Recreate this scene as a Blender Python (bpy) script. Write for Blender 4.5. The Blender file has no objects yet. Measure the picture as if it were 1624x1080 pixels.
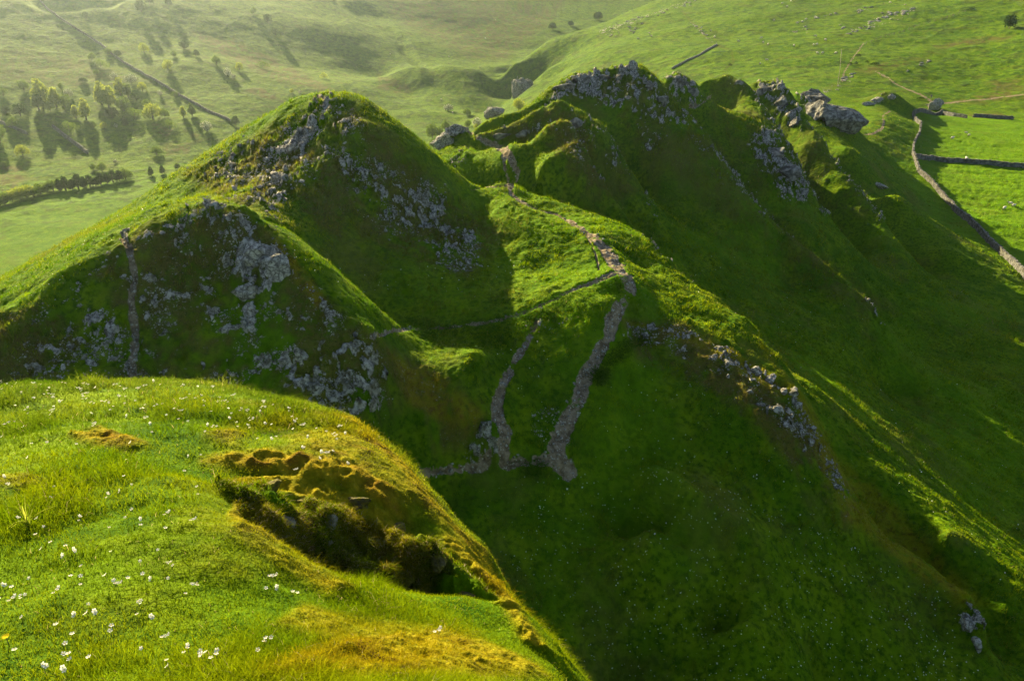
import bpy, bmesh, math, random, time
import numpy as np
from mathutils import Vector, Matrix
T0=time.time()
QS=1.0            # mesh resolution
random.seed(7); RNG=np.random.default_rng(11)
scene=bpy.context.scene; COL=scene.collection
R=math.radians

# ------------------------------------------------------------------ camera
F=1263.0; PITCH=R(27); CP,SP=math.cos(PITCH),math.sin(PITCH)
cam_d=bpy.data.cameras.new('camera'); cam=bpy.data.objects.new('camera',cam_d); COL.objects.link(cam)
cam_d.sensor_width=36; cam_d.lens=36*F/1624; cam_d.clip_start=.05; cam_d.clip_end=6000
cam.location=(0,0,0); cam.rotation_euler=(R(90)-PITCH,0,0); scene.camera=cam

def ray(u,v):
    """pixel of the 1624x1080 photo -> (azimuth, slope dz/dr)"""
    x=(u-812)/F; y=(540-v)/F
    Y=CP+SP*y; Z=-SP+CP*y; h=math.hypot(x,Y)
    return math.atan2(x,Y), Z/h
def project(X,Y,Z):
    d=Y*CP-Z*SP; up=Y*SP+Z*CP
    return 812+F*X/d, 540-F*up/d

# ------------------------------------------------------------------ value noise
def _h(ix,iy,iz,seed):
    h=(ix.astype(np.uint32)*np.uint32(374761393)+iy.astype(np.uint32)*np.uint32(668265263)
       +iz.astype(np.uint32)*np.uint32(2246822519)+np.uint32((seed*3266489917)&0xffffffff))
    h=(h^(h>>np.uint32(13)))*np.uint32(1274126177)
    h=h^(h>>np.uint32(16))
    return (h&np.uint32(0xffff)).astype(np.float32)/65535.0
def noise3(x,y,z,seed=0):
    x0=np.floor(x);y0=np.floor(y);z0=np.floor(z)
    fx=(x-x0).astype(np.float32);fy=(y-y0).astype(np.float32);fz=(z-z0).astype(np.float32)
    fx=fx*fx*(3-2*fx);fy=fy*fy*(3-2*fy);fz=fz*fz*(3-2*fz)
    ix=x0.astype(np.int64);iy=y0.astype(np.int64);iz=z0.astype(np.int64)
    def L(a,b,t): return a+(b-a)*t
    c=[[[_h(ix+i,iy+j,iz+k,seed) for k in (0,1)] for j in (0,1)] for i in (0,1)]
    a=L(L(c[0][0][0],c[1][0][0],fx),L(c[0][1][0],c[1][1][0],fx),fy)
    b=L(L(c[0][0][1],c[1][0][1],fx),L(c[0][1][1],c[1][1][1],fx),fy)
    return L(a,b,fz)
def noise2(x,y,seed=0):
    x0=np.floor(x);y0=np.floor(y)
    fx=(x-x0).astype(np.float32);fy=(y-y0).astype(np.float32)
    fx=fx*fx*(3-2*fx);fy=fy*fy*(3-2*fy)
    ix=x0.astype(np.int64);iy=y0.astype(np.int64);iz=np.zeros_like(ix)
    a=_h(ix,iy,iz,seed);b=_h(ix+1,iy,iz,seed);c=_h(ix,iy+1,iz,seed);d=_h(ix+1,iy+1,iz,seed)
    return (a+(b-a)*fx)*(1-fy)+(c+(d-c)*fx)*fy
def fbm2(x,y,o=3,seed=0,g=.5):
    s=0;a=1;t=0
    for i in range(o):
        s=s+a*(noise2(x,y,seed+i)-.5);t+=a;a*=g;x=x*2.03+5.1;y=y*2.03+1.7
    return s/t*2
def sstep(x,a,b):
    t=np.clip((x-a)/(b-a),0,1);return t*t*(3-2*t)

# ------------------------------------------------------------------ control lines of the land: (u, v, distance) or (u, v, 'z', height)
BASE=-1.65
CP_A=[];CP_Q=[];CP_S=[]
def addp(az,r,z):
    CP_A.append(az);CP_Q.append(math.log(r));CP_S.append((z-BASE)/r)
def dens(pts,step):
    out=[]
    for (a,b) in zip(pts[:-1],pts[1:]):
        n=max(1,int(round(math.hypot(b[0]-a[0],b[1]-a[1])/step)))
        for i in range(n):
            t=i/n
            out.append((a[0]+(b[0]-a[0])*t,a[1]+(b[1]-a[1])*t,math.exp(math.log(a[2])*(1-t)+math.log(b[2])*t)))
    out.append(pts[-1]);return out
def line(pts,back=None,step=26):
    for (u,v,r) in (dens(pts,step) if step else pts):
        a,s=ray(u,v);z=s*r
        addp(a,r,z)
        if back:
            for f,d in back: addp(a,r*f,z+d*r)
def pts(L): line(L,None,None)
def planez(z,L):
    for u,v in L:
        a,s=ray(u,v);addp(a,z/s,z)
SIL=[(1.035,-.012),(1.10,-.055)]
RIB=[(1.012,-.005),(1.03,-.022),(1.07,-.058)]
for az in range(-75,76,15):
    for r,z in ((.35,-1.66),(.9,-1.75),(1.4,-1.9)): addp(R(az),r,z)
# --- the mossy knoll at the camera's feet
line([(-500,1080,3.4),(-100,1080,2.6),(0,1080,2.45),(200,1080,2.2),(400,1080,2.05),(600,1080,2.1),(780,1080,2.35),(860,1080,2.6)],step=60)
pts([(-150,900,3.6),(0,900,3.3),(200,900,3.0),(330,880,3.0),(0,750,4.7),(200,750,4.3),(290,760,4.1),(0,680,6.2),(250,650,6.0),(150,690,5.3),(-200,700,6.2),(350,800,3.75),(100,820,3.75),(-400,800,6)])
line([(400,860,3.12),(500,925,3.0),(560,950,2.95),(650,968,3.0),(740,985,3.05),(830,1012,3.05),(890,1070,2.85)],back=[(1.06,-.02),(1.12,-.07)],step=26)
line([(400,800,3.98),(450,860,3.80),(520,912,3.69),(600,940,3.65),(700,960,3.63),(790,985,3.55),(850,1020,3.36)],step=26)
line([(330,738,4.6),(400,728,4.66),(470,732,4.58),(540,752,4.42),(600,787,4.28),(660,832,4.14),(720,872,4.03),(780,922,3.85),(840,980,3.57)],step=26)
line([(350,768,4.24),(420,795,4.15),(480,826,4.05),(550,852,3.97),(640,888,3.87),(740,930,3.76)],step=26)
line([(330,690,5.2),(450,695,5.2),(540,700,5.0),(600,735,4.75),(660,780,4.5),(720,850,4.2)],step=30)
line([(-400,700,10),(-150,640,9),(0,612,8.5),(130,603,8.2),(250,600,8),(350,612,7.8),(450,638,7.3),(520,652,6.8),(560,662,6.5),(600,695,6.1),(650,740,5.7),(700,795,5.2),(722,832,4.9),(768,870,4.6),(800,930,4.3),(830,985,4.0),(870,1030,3.6),(908,1082,3.2),(1000,1200,2.9)],
     back=[(1.05,-.03),(1.15,-.14),(1.5,-.62),(2.1,-1.5)],step=30)
for az in (20,32,45,60,75):
    for r,z in ((2.6,-3.6),(4,-7),(8,-14),(15,-24)): addp(R(az),r,z)
for az in (-75,-68,-60,-52):
    for r,z in ((5,-3.1),(8,-4.7),(11,-7.5),(16,-14),(22,-21),(32,-29)): addp(R(az),r,z)
# --- small rocky hill, left
line([(-400,680,60),(-150,570,57),(0,500,54),(100,427,55),(195,375,56),(260,340,56),(330,320,56),(390,332,54),(425,360,52.5)],back=[(1.04,-.015),(1.12,-.06)],step=26)
line([(430,367,52),(465,427,49),(520,482,46.5),(590,528,45)],step=26)
line([(448,362,54),(500,402,52),(548,448,50.3),(605,500,49.3)],back=[(1.03,-.008),(1.09,-.045)],step=26)
line([(-300,680,54),(0,600,49.5),(100,600,47.5),(330,600,45),(450,620,42.5),(580,650,41.6)],step=40)
pts([(200,480,51),(330,450,50.6),(100,520,51.5),(420,480,47.7),(500,560,44),(395,420,50.6),(250,400,53.2)])
line([(-200,760,48),(0,700,44),(200,700,42),(400,720,40),(560,740,38.5)],step=80)
line([(0,1000,30),(400,1000,28),(700,1000,27)],step=150)
# nose, gully, path area
pts([(680,560,50),(640,600,45.6),(700,640,45),(700,535,53.4),(760,545,52),(640,545,49.2),(740,600,46.6),(760,560,49),(620,700,42.3),(730,680,43.8),(680,690,43)])
line([(850,492,56),(800,560,50.8),(790,600,48),(785,650,45.6),(790,690,44),(740,722,43.5),(640,755,42)],step=28)
line([(985,480,56.3),(960,530,53.4),(925,600,49.8),(905,650,47.2),(885,700,45),(870,728,44),(780,738,43.4),(700,745,42.8)],step=28)
pts([(850,600,49.4),(850,660,46.6),(870,560,51.6),(900,510,54.6)])
line([(430,345,62),(480,420,60),(560,480,58),(620,515,55),(700,512,55.4),(800,490,56.5),(850,475,57.5),(920,442,60.5),(960,418,64.5)],step=28)
# --- main left hill
line([(-400,640,104),(-200,545,101),(0,445,98),(100,390,96),(200,332,94),(300,262,92),(400,196,89),(455,163,87),(495,150,85.4),(530,148,84.6),(568,153,84),(606,173,83.5),(648,206,83.2),(700,252,84),(740,286,85)],back=SIL,step=26)
line([(740,286,85),(795,320,77.5),(850,357,72.2),(897,396,67.8),(925,425,64)],step=26)
line([(515,178,80.5),(570,203,75.8),(620,234,75.8),(670,268,76),(720,305,76.3)],step=26)
pts([(560,350,68),(560,300,70.5),(560,250,73.2),(700,400,66.5),(620,300,72.5),(700,335,73.8),(800,385,71),(855,430,65.6),(400,280,76.5),(300,320,79),(470,330,67),(480,230,78),(640,430,61.5),(740,455,60.6),(560,420,62.5),(760,345,77)])
pts([(0,492,66),(100,418,66),(195,366,68),(260,325,72),(-200,590,68)])
# --- saddle with the path, and the lit crest running down the spur
line([(745,300,85),(800,290,85),(880,318,82.5),(950,343,80),(1020,375,77),(1060,415,73),(1100,455,70),(1190,515,65),(1240,575,61),(1275,620,59),(1300,680,57),(1350,780,53.5),(1400,850,53),(1480,905,53),(1540,955,51),(1565,1030,49)],back=RIB,step=26)
line([(800,235,101),(800,260,94),(820,300,86),(880,340,78),(930,362,73),(960,400,66.5),(985,440,61),(985,480,56)],step=28)
pts([(1040,460,64),(1100,500,62),(1010,420,69.5)])
line([(990,512,57.7),(1060,520,58.3),(1130,545,58.3),(1200,590,57.3),(1250,625,56)],step=26)
line([(1000,545,56.3),(1080,560,56),(1160,610,53.7),(1230,660,52.7),(1280,730,51.3),(1330,800,50)],step=28)
pts([(1000,700,47.6),(1080,680,49.6),(1000,620,51.2),(960,640,48.4),(930,740,44.8),(1000,850,42.2),(900,850,40.4),(750,800,41),(800,900,37),(900,1000,34),(900,1080,31),(1000,1080,33.4),(1150,1000,37.5),(1150,900,40),(1150,780,44.5),(1250,900,43),(1300,1080,38.5),(1250,750,49),(1400,1000,44),(1450,1080,43),(1350,880,48),(1624,1080,50),(1050,950,37),(1500,1000,49),(1040,860,42),(820,780,42.2)])
line([(1040,768,43),(1100,795,41.9),(1170,836,41.5),(1225,880,41.7)],back=[(1.05,-.008),(1.10,-.024)],step=26)
line([(1030,868,38.6),(1080,885,38.8)],back=[(1.05,-.006)],step=26)
line([(1180,985,36.3),(1240,1030,36)],back=[(1.05,-.006)],step=26)
line([(740,1200,22),(1000,1250,23),(1300,1250,30),(1700,1250,42)],step=150)
# right of the spur
pts([(1300,620,69.5),(1400,760,60.8),(1500,860,57.2),(1600,960,55.4),(1450,700,80),(1624,700,100),(1550,800,78),(1624,880,72),(1350,550,96),(1500,600,105),(1200,350,117),(1250,450,107),(1400,450,131),(1500,400,165),(1600,500,146),(1560,350,215),(1470,360,200),(1430,330,200),(1250,560,84),(1150,500,86),(1100,440,91),(1180,450,97),(1100,400,99),(1030,330,101),(1100,330,111),(1400,620,98),(1700,800,92),(1800,1000,70)])
# --- ribs of the long ridge
line([(800,232,98),(840,225,97),(865,203,98),(885,193,98),(912,208,97),(930,245,94),(955,290,91),(985,330,88)],back=RIB,step=22)
line([(765,212,107),(800,203,109),(850,178,111),(890,163,112),(930,182,111),(965,210,109),(990,255,106),(1015,295,104)],back=RIB,step=22)
line([(745,205,113),(775,203,117),(810,185,120),(850,158,126),(880,133,130),(910,118,132),(960,112,134),(1003,104,135),(1035,120,134)],back=SIL,step=24)
line([(1035,120,134),(1065,155,131),(1100,195,127),(1140,240,123),(1180,300,118),(1230,360,113),(1290,405,112),(1340,450,109),(1385,490,108),(1430,540,106)],back=RIB,step=26)
line([(695,240,108),(708,218,110),(722,207,111),(745,205,112)],back=SIL,step=15)
pts([(720,260,98),(760,250,98),(940,150,128),(1000,200,122),(1050,260,115),(1000,270,112),(880,240,95.5),(860,270,90),(920,300,88.5),(950,220,105),(1040,220,121)])
line([(1045,127,150),(1075,119,152),(1100,130,152),(1120,152,150)],back=RIB,step=20)
line([(1110,130,165),(1155,118,168),(1190,138,167),(1220,180,160),(1250,230,152),(1280,290,144),(1310,340,139),(1350,385,135)],back=RIB,step=24)
line([(1190,134,190),(1235,129,193),(1265,165,186),(1290,205,176),(1330,260,165),(1370,310,158),(1400,350,153),(1445,405,148)],back=RIB,step=24)
line([(1262,152,232),(1300,160,248),(1330,185,250),(1365,212,249),(1400,255,240),(1450,300,226),(1500,355,206)],back=[(1.03,-.008)],step=26)
pts([(1150,200,145),(1200,280,135),(1270,360,126),(1330,300,158),(1400,380,146),(1350,235,200),(1420,310,178),(1280,230,168),(1090,150,147),(1170,170,158)])
pts([(1390,208,279),(1410,235,266),(1430,200,308),(1440,230,284),(1420,270,243),(1440,300,231),(1380,230,257)])
line([(1368,166,336),(1385,152,342),(1405,144,346),(1425,151,344),(1445,170,340)],back=[(1.05,-.02)],step=16)
pts([(1405,182,318),(1380,188,300),(1450,190,332),(1470,180,346)])
# right-hand pasture
planez(-62,[(u,v) for v,us in ((195,(1500,1600,1750)),(225,(1480,1600,1800)),(260,(1475,1560,1650,1850)),(300,(1510,1600,1750)),(350,(1590,1700,1850)),(430,(1640,1750,1900)),(520,(1800,1950))) for u in us])
pts([(1453,250,268),(1500,185,350)])
# land beyond
planez(-106,[(-300,450),(-100,440),(0,430),(150,380),(-300,370),(-100,350),(0,345),(100,330),(200,300),(300,280),(330,265),(-300,330),(0,318),(100,292),(200,275)])
pts([(0,240,490),(0,150,570),(0,70,650),(0,0,720),(150,240,480),(150,150,560),(150,70,650),(150,0,725),(300,200,490),(300,100,600),(300,0,740),(420,190,510),(420,100,640),(420,0,790),(530,130,590),(530,50,730),(530,0,830),(650,150,590),(720,200,495),(700,180,520),(-300,240,500),(-300,120,610),(-300,0,730),(600,140,585)])
line([(600,122,640),(640,108,632),(700,103,625),(760,110,612),(800,128,598),(822,155,575)],back=[(1.03,-.006)],step=30)
pts([(780,175,540),(740,150,570),(690,140,590),(800,106,690),(775,95,730),(780,80,780),(700,75,740),(700,50,820),(700,0,920),(620,80,720),(620,30,830),(850,55,860),(850,20,960),(900,0,1050),(850,150,520),(840,110,600)])
line([(815,104,600),(870,66,630),(950,39,680),(1045,3,760),(1150,-40,860)],back=[(1.04,-.010),(1.12,-.035)],step=40)
pts([(870,110,540),(950,90,520),(850,132,505),(1100,80,480),(1100,30,600),(1100,0,690),(1250,100,440),(1250,50,530),(1250,0,640),(1400,100,440),(1400,50,520),(1400,0,620),(1550,120,440),(1550,60,520),(1550,0,600),(1650,140,420),(1750,60,500),(1300,132,385),(1480,130,420),(1900,100,450),(1340,150,350),(1850,0,600)])
for az in range(-75,76,15):
    addp(R(az),1250,-25 if az>0 else 5); addp(R(az),1800,10); addp(R(az),2800,25)
for az in (45,60,75):
    for r,z in ((40,-38),(80,-55),(200,-62),(400,-62),(700,-40)): addp(R(az),r,z)
for az in (-60,-75):
    for r,z in ((70,-34),(110,-50),(250,-100),(420,-104),(700,-60)): addp(R(az),r,z)
# extra hidden valley behind the left hill and behind the ridge
for (u,v,r,z) in [(0,445,180,-80),(200,332,170,-72),(400,198,170,-62),(530,150,170,-62),(640,205,170,-66),(0,445,260,-104),(200,332,250,-102),(400,198,260,-100),(530,150,270,-100),(640,205,280,-100),(530,150,400,-106),(640,205,400,-106),(400,198,380,-106),
                  (760,205,170,-55),(760,205,250,-90),(760,205,380,-104),(850,158,180,-60),(850,158,260,-88),(850,158,380,-92),(950,112,190,-55),(950,112,280,-76),(950,112,400,-76),(1035,120,205,-52),(1035,120,300,-66),(1155,118,230,-52),(1155,118,330,-62),(1235,129,250,-52),(1235,129,320,-60),(1300,160,266,-50),(1300,160,300,-57),(1335,188,266,-54),(1335,188,300,-58),(1262,152,252,-49),(1262,152,290,-57),(1365,212,264,-54.5),(1365,212,300,-58)]:
    addp(ray(u,v)[0],r,z)

# ------------------------------------------------------------------ RBF fit in (azimuth, ln r)
A=np.array(CP_A);Q=np.array(CP_Q);S=np.array(CP_S)
key=np.round(np.stack([A/.006,Q/.012],1)).astype(int)
_,ui=np.unique(key,axis=0,return_index=True);A,Q,S=A[ui],Q[ui],S[ui]
C2=.009**2
n=len(A)
D=np.sqrt((A[:,None]-A[None])**2+(Q[:,None]-Q[None])**2+C2)
M=np.zeros((n+3,n+3));M[:n,:n]=D+np.eye(n)*-.0012
M[:n,n]=1;M[:n,n+1]=A;M[:n,n+2]=Q;M[n:,:n]=M[:n,n:].T
W=np.linalg.solve(M,np.concatenate([S,np.zeros(3)]))
Wf=W.astype(np.float32);Af=A.astype(np.float32);Qf=Q.astype(np.float32)
ga=np.linspace(R(-77),R(77),560).astype(np.float32);gq=np.linspace(math.log(.3),math.log(2900),900).astype(np.float32)
G=np.empty((len(gq),len(ga)),np.float32)
da2=(ga[None,:]-Af[:,None])**2+np.float32(C2)          # n x na
for i,q in enumerate(gq):
    d=np.sqrt(da2+((q-Qf)**2)[:,None])
    G[i]=Wf[:n]@d+Wf[n]+Wf[n+1]*ga+Wf[n+2]*q
def cubicw(t):
    return ((-.5*t+t*t-.5*t**3),(1-2.5*t*t+1.5*t**3),(.5*t+2*t*t-1.5*t**3),(-.5*t*t+.5*t**3))
def upsample(G,xs,gx,axis):
    f=(xs-gx[0])/(gx[1]-gx[0]);i=np.clip(np.floor(f).astype(int),1,len(gx)-3);w=cubicw((f-i).astype(np.float32))
    o=0
    for k in range(4):
        o=o+(np.take(G,i-1+k,axis=axis)*(w[k][:,None] if axis==0 else w[k][None,:]))
    return o
def seg(a,b,n): return list(np.linspace(a,b,max(2,int(n*QS)),endpoint=False))
az=np.array([R(-75)+ (R(-46)-R(-75))*t for t in np.linspace(0,1,40,endpoint=False)]+seg(R(-46),R(46),1250)+list(np.linspace(R(46),R(75),40)))
lq=[]
for a,b,nn in ((.4,1.8,50),(1.8,9.5,480),(9.5,24,60),(24,330,860),(330,950,330),(950,2700,36)): lq+=seg(math.log(a),math.log(b),nn)
lq.append(math.log(2700));lq=np.array(lq);rr=np.exp(lq)
SG=upsample(upsample(G,lq,gq,0),az,ga,1)
NR,NA=SG.shape
RR=rr[:,None]*np.ones((1,NA));AZ=az[None,:]*np.ones((NR,1))
PX=(RR*np.sin(AZ));PY=(RR*np.cos(AZ));PZ=BASE+SG*RR
print('fit',n,'grid',NR,NA,round(time.time()-T0,1))
# ------------------------------------------------------------------ what grows where (albedo masks stored on the land)
U,V=project(PX,PY,PZ)
infront=(PY*CP-PZ*SP)>.2
def poly_mask(poly,rmin,rmax,soft=8):
    p=np.array(poly,float);x0,y0=p.min(0)-soft*2;x1,y1=p.max(0)+soft*2
    sel=np.nonzero(infront&(RR>=rmin)&(RR<=rmax)&(U>x0)&(U<x1)&(V>y0)&(V<y1))
    out=np.zeros(RR.shape,np.float32)
    if len(sel[0])==0: return out
    u=U[sel];v=V[sel];d=np.full(u.shape,1e9);ins=np.zeros(u.shape,bool)
    for (ax,ay),(bx,by) in zip(p,np.roll(p,-1,0)):
        dx,dy=bx-ax,by-ay;t=np.clip(((u-ax)*dx+(v-ay)*dy)/(dx*dx+dy*dy+1e-9),0,1)
        d=np.minimum(d,np.hypot(u-ax-t*dx,v-ay-t*dy))
        c=((ay>v)!=(by>v))&(u<(bx-ax)*(v-ay)/(by-ay+1e-9)+ax);ins^=c
    sd=np.where(ins,d,-d);out[sel]=sstep(sd,-soft,soft);return out
def line_mask(pl,w,rmin,rmax,soft=.5):
    """pl: pixel polyline; w: full width in pixels"""
    p=np.array([q[:2] for q in pl],float);ws=np.array([q[2] if len(q)>2 else w for q in pl],float)
    m=ws.max()*1.5+4;x0,y0=p.min(0)-m;x1,y1=p.max(0)+m
    sel=np.nonzero(infront&(RR>=rmin)&(RR<=rmax)&(U>x0)&(U<x1)&(V>y0)&(V<y1))
    out=np.zeros(RR.shape,np.float32)
    if len(sel[0])==0: return out
    u=U[sel];v=V[sel];best=np.full(u.shape,-9.)
    for k in range(len(p)-1):
        ax,ay=p[k];bx,by=p[k+1];dx,dy=bx-ax,by-ay;t=np.clip(((u-ax)*dx+(v-ay)*dy)/(dx*dx+dy*dy+1e-9),0,1)
        h=(ws[k]+(ws[k+1]-ws[k])*t)/2*.80
        best=np.maximum(best,1-np.hypot(u-ax-t*dx,v-ay-t*dy)/h)
    out[sel]=sstep(best,-soft,soft);return out
Z0=np.zeros(RR.shape,np.float32)
rock=Z0.copy();dry=Z0.copy();path=Z0.copy();moss=Z0.copy()
def add(m,k,x): np.maximum(m,k*x,out=m)
for k,rmin,rmax,soft,poly in [
 (.60,34,60,14,[(190,385),(330,322),(430,365),(470,430),(560,515),(600,540),(610,690),(440,640),(180,610),(20,600),(60,500),(150,430)]),
 (.95,40,60,7,[(378,372),(425,378),(462,420),(445,455),(425,480),(395,525),(370,480),(382,420)]),
 (.85,34,50,12,[(420,575),(500,540),(590,545),(620,600),(600,690),(540,650),(440,625)]),
 (.82,38,60,12,[(215,370),(330,322),(425,365),(440,400),(340,370),(250,395)]),
 (.62,60,99,14,[(300,270),(460,195),(545,158),(600,250),(720,310),(765,400),(745,440),(690,420),(560,330),(520,260),(440,345),(330,300)]),
 (.8,60,99,8,[(500,155),(545,152),(520,200),(470,270),(440,340),(410,335),(440,270),(470,200)]),
 (.85,60,99,10,[(560,260),(640,290),(720,330),(740,420),(700,400),(640,340),(570,300)]),
 (.85,110,140,6,[(868,160),(885,136),(910,120),(960,113),(1003,104),(1035,125),(1060,165),(1085,205),(1040,195),(1000,180),(940,165),(900,160),(850,180)]),
 (.6,100,140,8,[(1000,200),(1060,205),(1060,240),(1010,240)]),
 (.55,95,115,7,[(900,172),(935,180),(975,215),(1010,290),(970,270),(930,220)]),
 (.5,86,101,7,[(875,200),(905,203),(935,245),(950,290),(905,240)]),
 (.7,100,125,5,[(790,205),(850,195),(885,190),(850,212),(800,222)]),
 (.85,135,160,4,[(1045,125),(1075,117),(1105,135),(1118,160),(1100,172),(1070,160)]),
 (.6,150,172,5,[(1150,118),(1180,128),(1195,150),(1175,150)]),
 (.8,130,172,7,[(1185,215),(1225,200),(1255,240),(1285,300),(1285,325),(1240,320),(1200,270)]),
 (.9,170,200,4,[(1195,132),(1240,130),(1268,170),(1275,215),(1245,200),(1215,160)]),
 (.75,150,200,5,[(1270,170),(1300,190),(1330,215),(1325,232),(1290,215)]),
 (.8,210,245,4,[(1255,150),(1300,150),(1360,200),(1330,210),(1290,185)]),
 (.5,100,140,6,[(1100,190),(1130,225),(1160,270),(1190,300),(1150,290),(1090,215)]),
 (.62,48,66,7,[(985,515),(1070,522),(1140,550),(1210,595),(1265,620),(1295,690),(1345,780),(1335,800),(1270,720),(1230,665),(1150,605),(1070,560),(990,545)]),
 (.9,48,66,5,[(1180,570),(1215,590),(1265,625),(1270,650),(1240,625),(1190,600)]),
 (.75,44,60,6,[(1508,955),(1535,950),(1565,990),(1560,1040),(1530,1010)]),
 (.9,36,52,5,[(765,680),(790,672),(800,700),(790,722),(750,735),(735,728)]),
 (.6,44,60,5,[(820,505),(850,490),(905,508),(880,520),(835,520)]),
 (.85,100,118,4,[(693,240),(715,208),(745,206),(740,218),(715,225)]),
 (.5,95,115,5,[(700,262),(750,225),(765,232),(730,262)]),
 (.5,36,54,6,[(872,700),(905,690),(920,755),(895,762)]),(.45,38,56,5,[(840,660),(880,640),(905,660),(880,700),(850,700)]),
 (.8,540,760,3,[(815,120),(835,128),(842,145),(830,150),(818,140)]),
 (.6,500,700,4,[(775,168),(800,160),(812,180),(785,185)]),
 (.6,300,360,3,[(1372,164),(1388,150),(1404,146),(1432,152),(1420,162),(1392,165)]),
 (.55,360,520,3,[(1286,150),(1310,138),(1350,122),(1362,126),(1330,145),(1300,156)]),
 (.7,380,700,4,[(960,62),(1010,40),(1075,12),(1110,0),(1085,0),(1000,32),(940,52)]),
 (.6,380,900,4,[(1340,52),(1380,28),(1450,12),(1465,8),(1440,28),(1380,48)]),
 (.5,380,700,3,[(1258,50),(1285,45),(1280,55),(1262,58)]),
 ]: add(rock,k,poly_mask(poly,rmin,rmax,soft))
for k,a,b,w_,pl in [(.98,36,60,24,[(192,372),(205,395),(212,430),(208,480),(214,530),(208,580),(215,640)]),(.62,105,138,20,[(1060,150),(1100,195),(1140,240),(1180,300),(1230,360),(1265,395)]),
   (.6,135,165,16,[(1190,140),(1220,180),(1250,230),(1280,290),(1310,345)]),(.62,150,190,14,[(1265,165),(1290,205),(1330,260),(1370,310),(1400,350)]),(.7,100,115,12,[(1355,450),(1385,490),(1405,525)]),(.6,84,112,12,[(910,205),(935,250),(960,300)]),(.5,100,113,12,[(960,210),(990,255),(1015,295),(1040,340)]),(.5,70,86,5,[(1020,375),(1060,415),(1100,455)])]:
    add(rock,k,line_mask(pl,w_,a,b,.6))
for k,rmin,rmax,soft,poly in [
 (.68,34,60,14,[(190,385),(330,318),(430,365),(470,430),(560,515),(600,540),(640,560),(770,640),(770,700),(640,740),(440,650),(180,620),(-200,640),(-200,560),(60,480),(150,430)]),
 (.65,60,99,18,[(290,280),(460,200),(560,170),(700,290),(800,370),(740,450),(600,390),(480,300),(380,330)]),
 (.6,60,70,10,[(470,300),(560,330),(540,380),(480,350)]),
 (.6,85,118,10,[(760,215),(885,165),(950,200),(1010,300),(940,320),(870,240),(800,222)]),
 (.42,95,150,10,[(860,150),(1003,100),(1070,150),(1240,360),(1400,480),(1380,520),(1220,400),(1050,260),(950,180)]),
 (.35,130,200,10,[(1110,130),(1240,130),(1300,210),(1400,350),(1380,350),(1290,330),(1200,310)]),
 (.75,46,66,12,[(985,510),(1100,520),(1220,590),(1300,690),(1360,790),(1380,840),(1330,830),(1220,690),(1130,620),(1010,570)]),
 (.14,44,62,16,[(1150,820),(1350,830),(1500,920),(1600,1080),(1400,1080),(1300,900)]),
 (.7,600,1100,10,[(600,0),(900,0),(870,40),(800,95),(740,90),(640,40)]),
 (.7,520,800,5,[(600,120),(640,128),(655,145),(630,150),(600,140)]),
 (.8,480,800,6,[(300,50),(370,65),(450,100),(530,140),(520,150),(440,130),(350,90)]),
 (.8,480,800,4,[(385,148),(415,140),(450,162),(420,160)]),
 (.75,430,560,4,[(240,195),(275,205),(265,222),(245,215)]),(.75,430,560,4,[(262,232),(305,228),(300,245),(265,248)]),(.6,430,560,4,[(290,205),(335,222),(310,228)]),
 (.7,420,520,5,[(0,258),(30,262),(45,280),(20,300),(0,310)]),
 (.5,560,760,10,[(0,80),(140,90),(230,130),(120,140),(0,130)]),
 (.8,380,640,4,[(1480,72),(1540,62),(1610,58),(1600,64),(1530,74),(1485,78)]),
 (.8,360,480,4,[(1490,165),(1560,150),(1624,140),(1624,156),(1560,162)]),
 (.6,360,520,4,[(1560,130),(1624,120),(1624,140),(1580,148)]),
 (.8,300,420,2,[(1535,180),(1590,180),(1600,187),(1540,187)]),
 (.6,380,640,5,[(1350,110),(1430,95),(1500,80),(1440,105),(1380,118)]),
 ]: add(dry,k,poly_mask(poly,rmin,rmax,soft))
# yellow moss: bank of the knoll, its brow, the rims of the crests
for k,rmin,rmax,soft,poly in [
 (.9,3.3,6.2,14,[(320,735),(420,715),(560,735),(640,780),(720,850),(800,930),(870,1040),(820,1000),(740,900),(640,830),(520,770),(400,750)]),
 (.8,3,8,12,[(560,660),(650,740),(720,830),(770,870),(830,980),(905,1080),(860,1080),(780,930),(700,830),(600,720),(520,660)]),
 (.75,1.5,3.3,18,[(400,1080),(560,1020),(700,1000),(850,1060),(870,1080),(600,1085)]),
 (.75,3.5,4.4,10,[(350,760),(480,750),(600,800),(740,900),(700,900),(600,850),(480,810),(380,800)]),
 (.75,1.5,3.8,14,[(380,800),(470,880),(560,930),(520,940),(430,890),(350,830)]),
 (.85,4,7,8,[(110,690),(160,678),(235,712),(200,715),(130,700)]),
 (.8,4,7,6,[(0,755),(30,750),(80,765),(100,780),(50,775),(0,770)]),
 (.5,5,8.5,14,[(380,640),(520,655),(600,720),(480,700),(360,680)]),
 (.62,3.6,7.5,20,[(330,700),(420,660),(540,665),(620,730),(700,800),(760,890),(700,860),(600,770),(480,725),(380,725)]),
 (.5,1.6,3.4,18,[(480,960),(620,985),(760,1010),(700,1060),(540,1040),(440,1000)]),
 (.6,40,60,6,[(440,380),(480,430),(520,480),(500,490),(450,430),(430,390)]),
 (.55,36,50,10,[(620,560),(700,600),(770,660),(740,690),(650,640)]),
 (.5,50,66,6,[(985,510),(1130,540),(1230,595),(1280,640),(1260,640),(1120,560)]),
 (.5,48,66,8,[(1190,520),(1290,650),(1360,790),(1500,920),(1470,930),(1340,820),(1260,640)]),
 (.45,50,90,12,[(1280,680),(1400,780),(1560,960),(1520,960),(1360,830)]),
 ]: add(moss,k,poly_mask(poly,rmin,rmax,soft))
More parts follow.
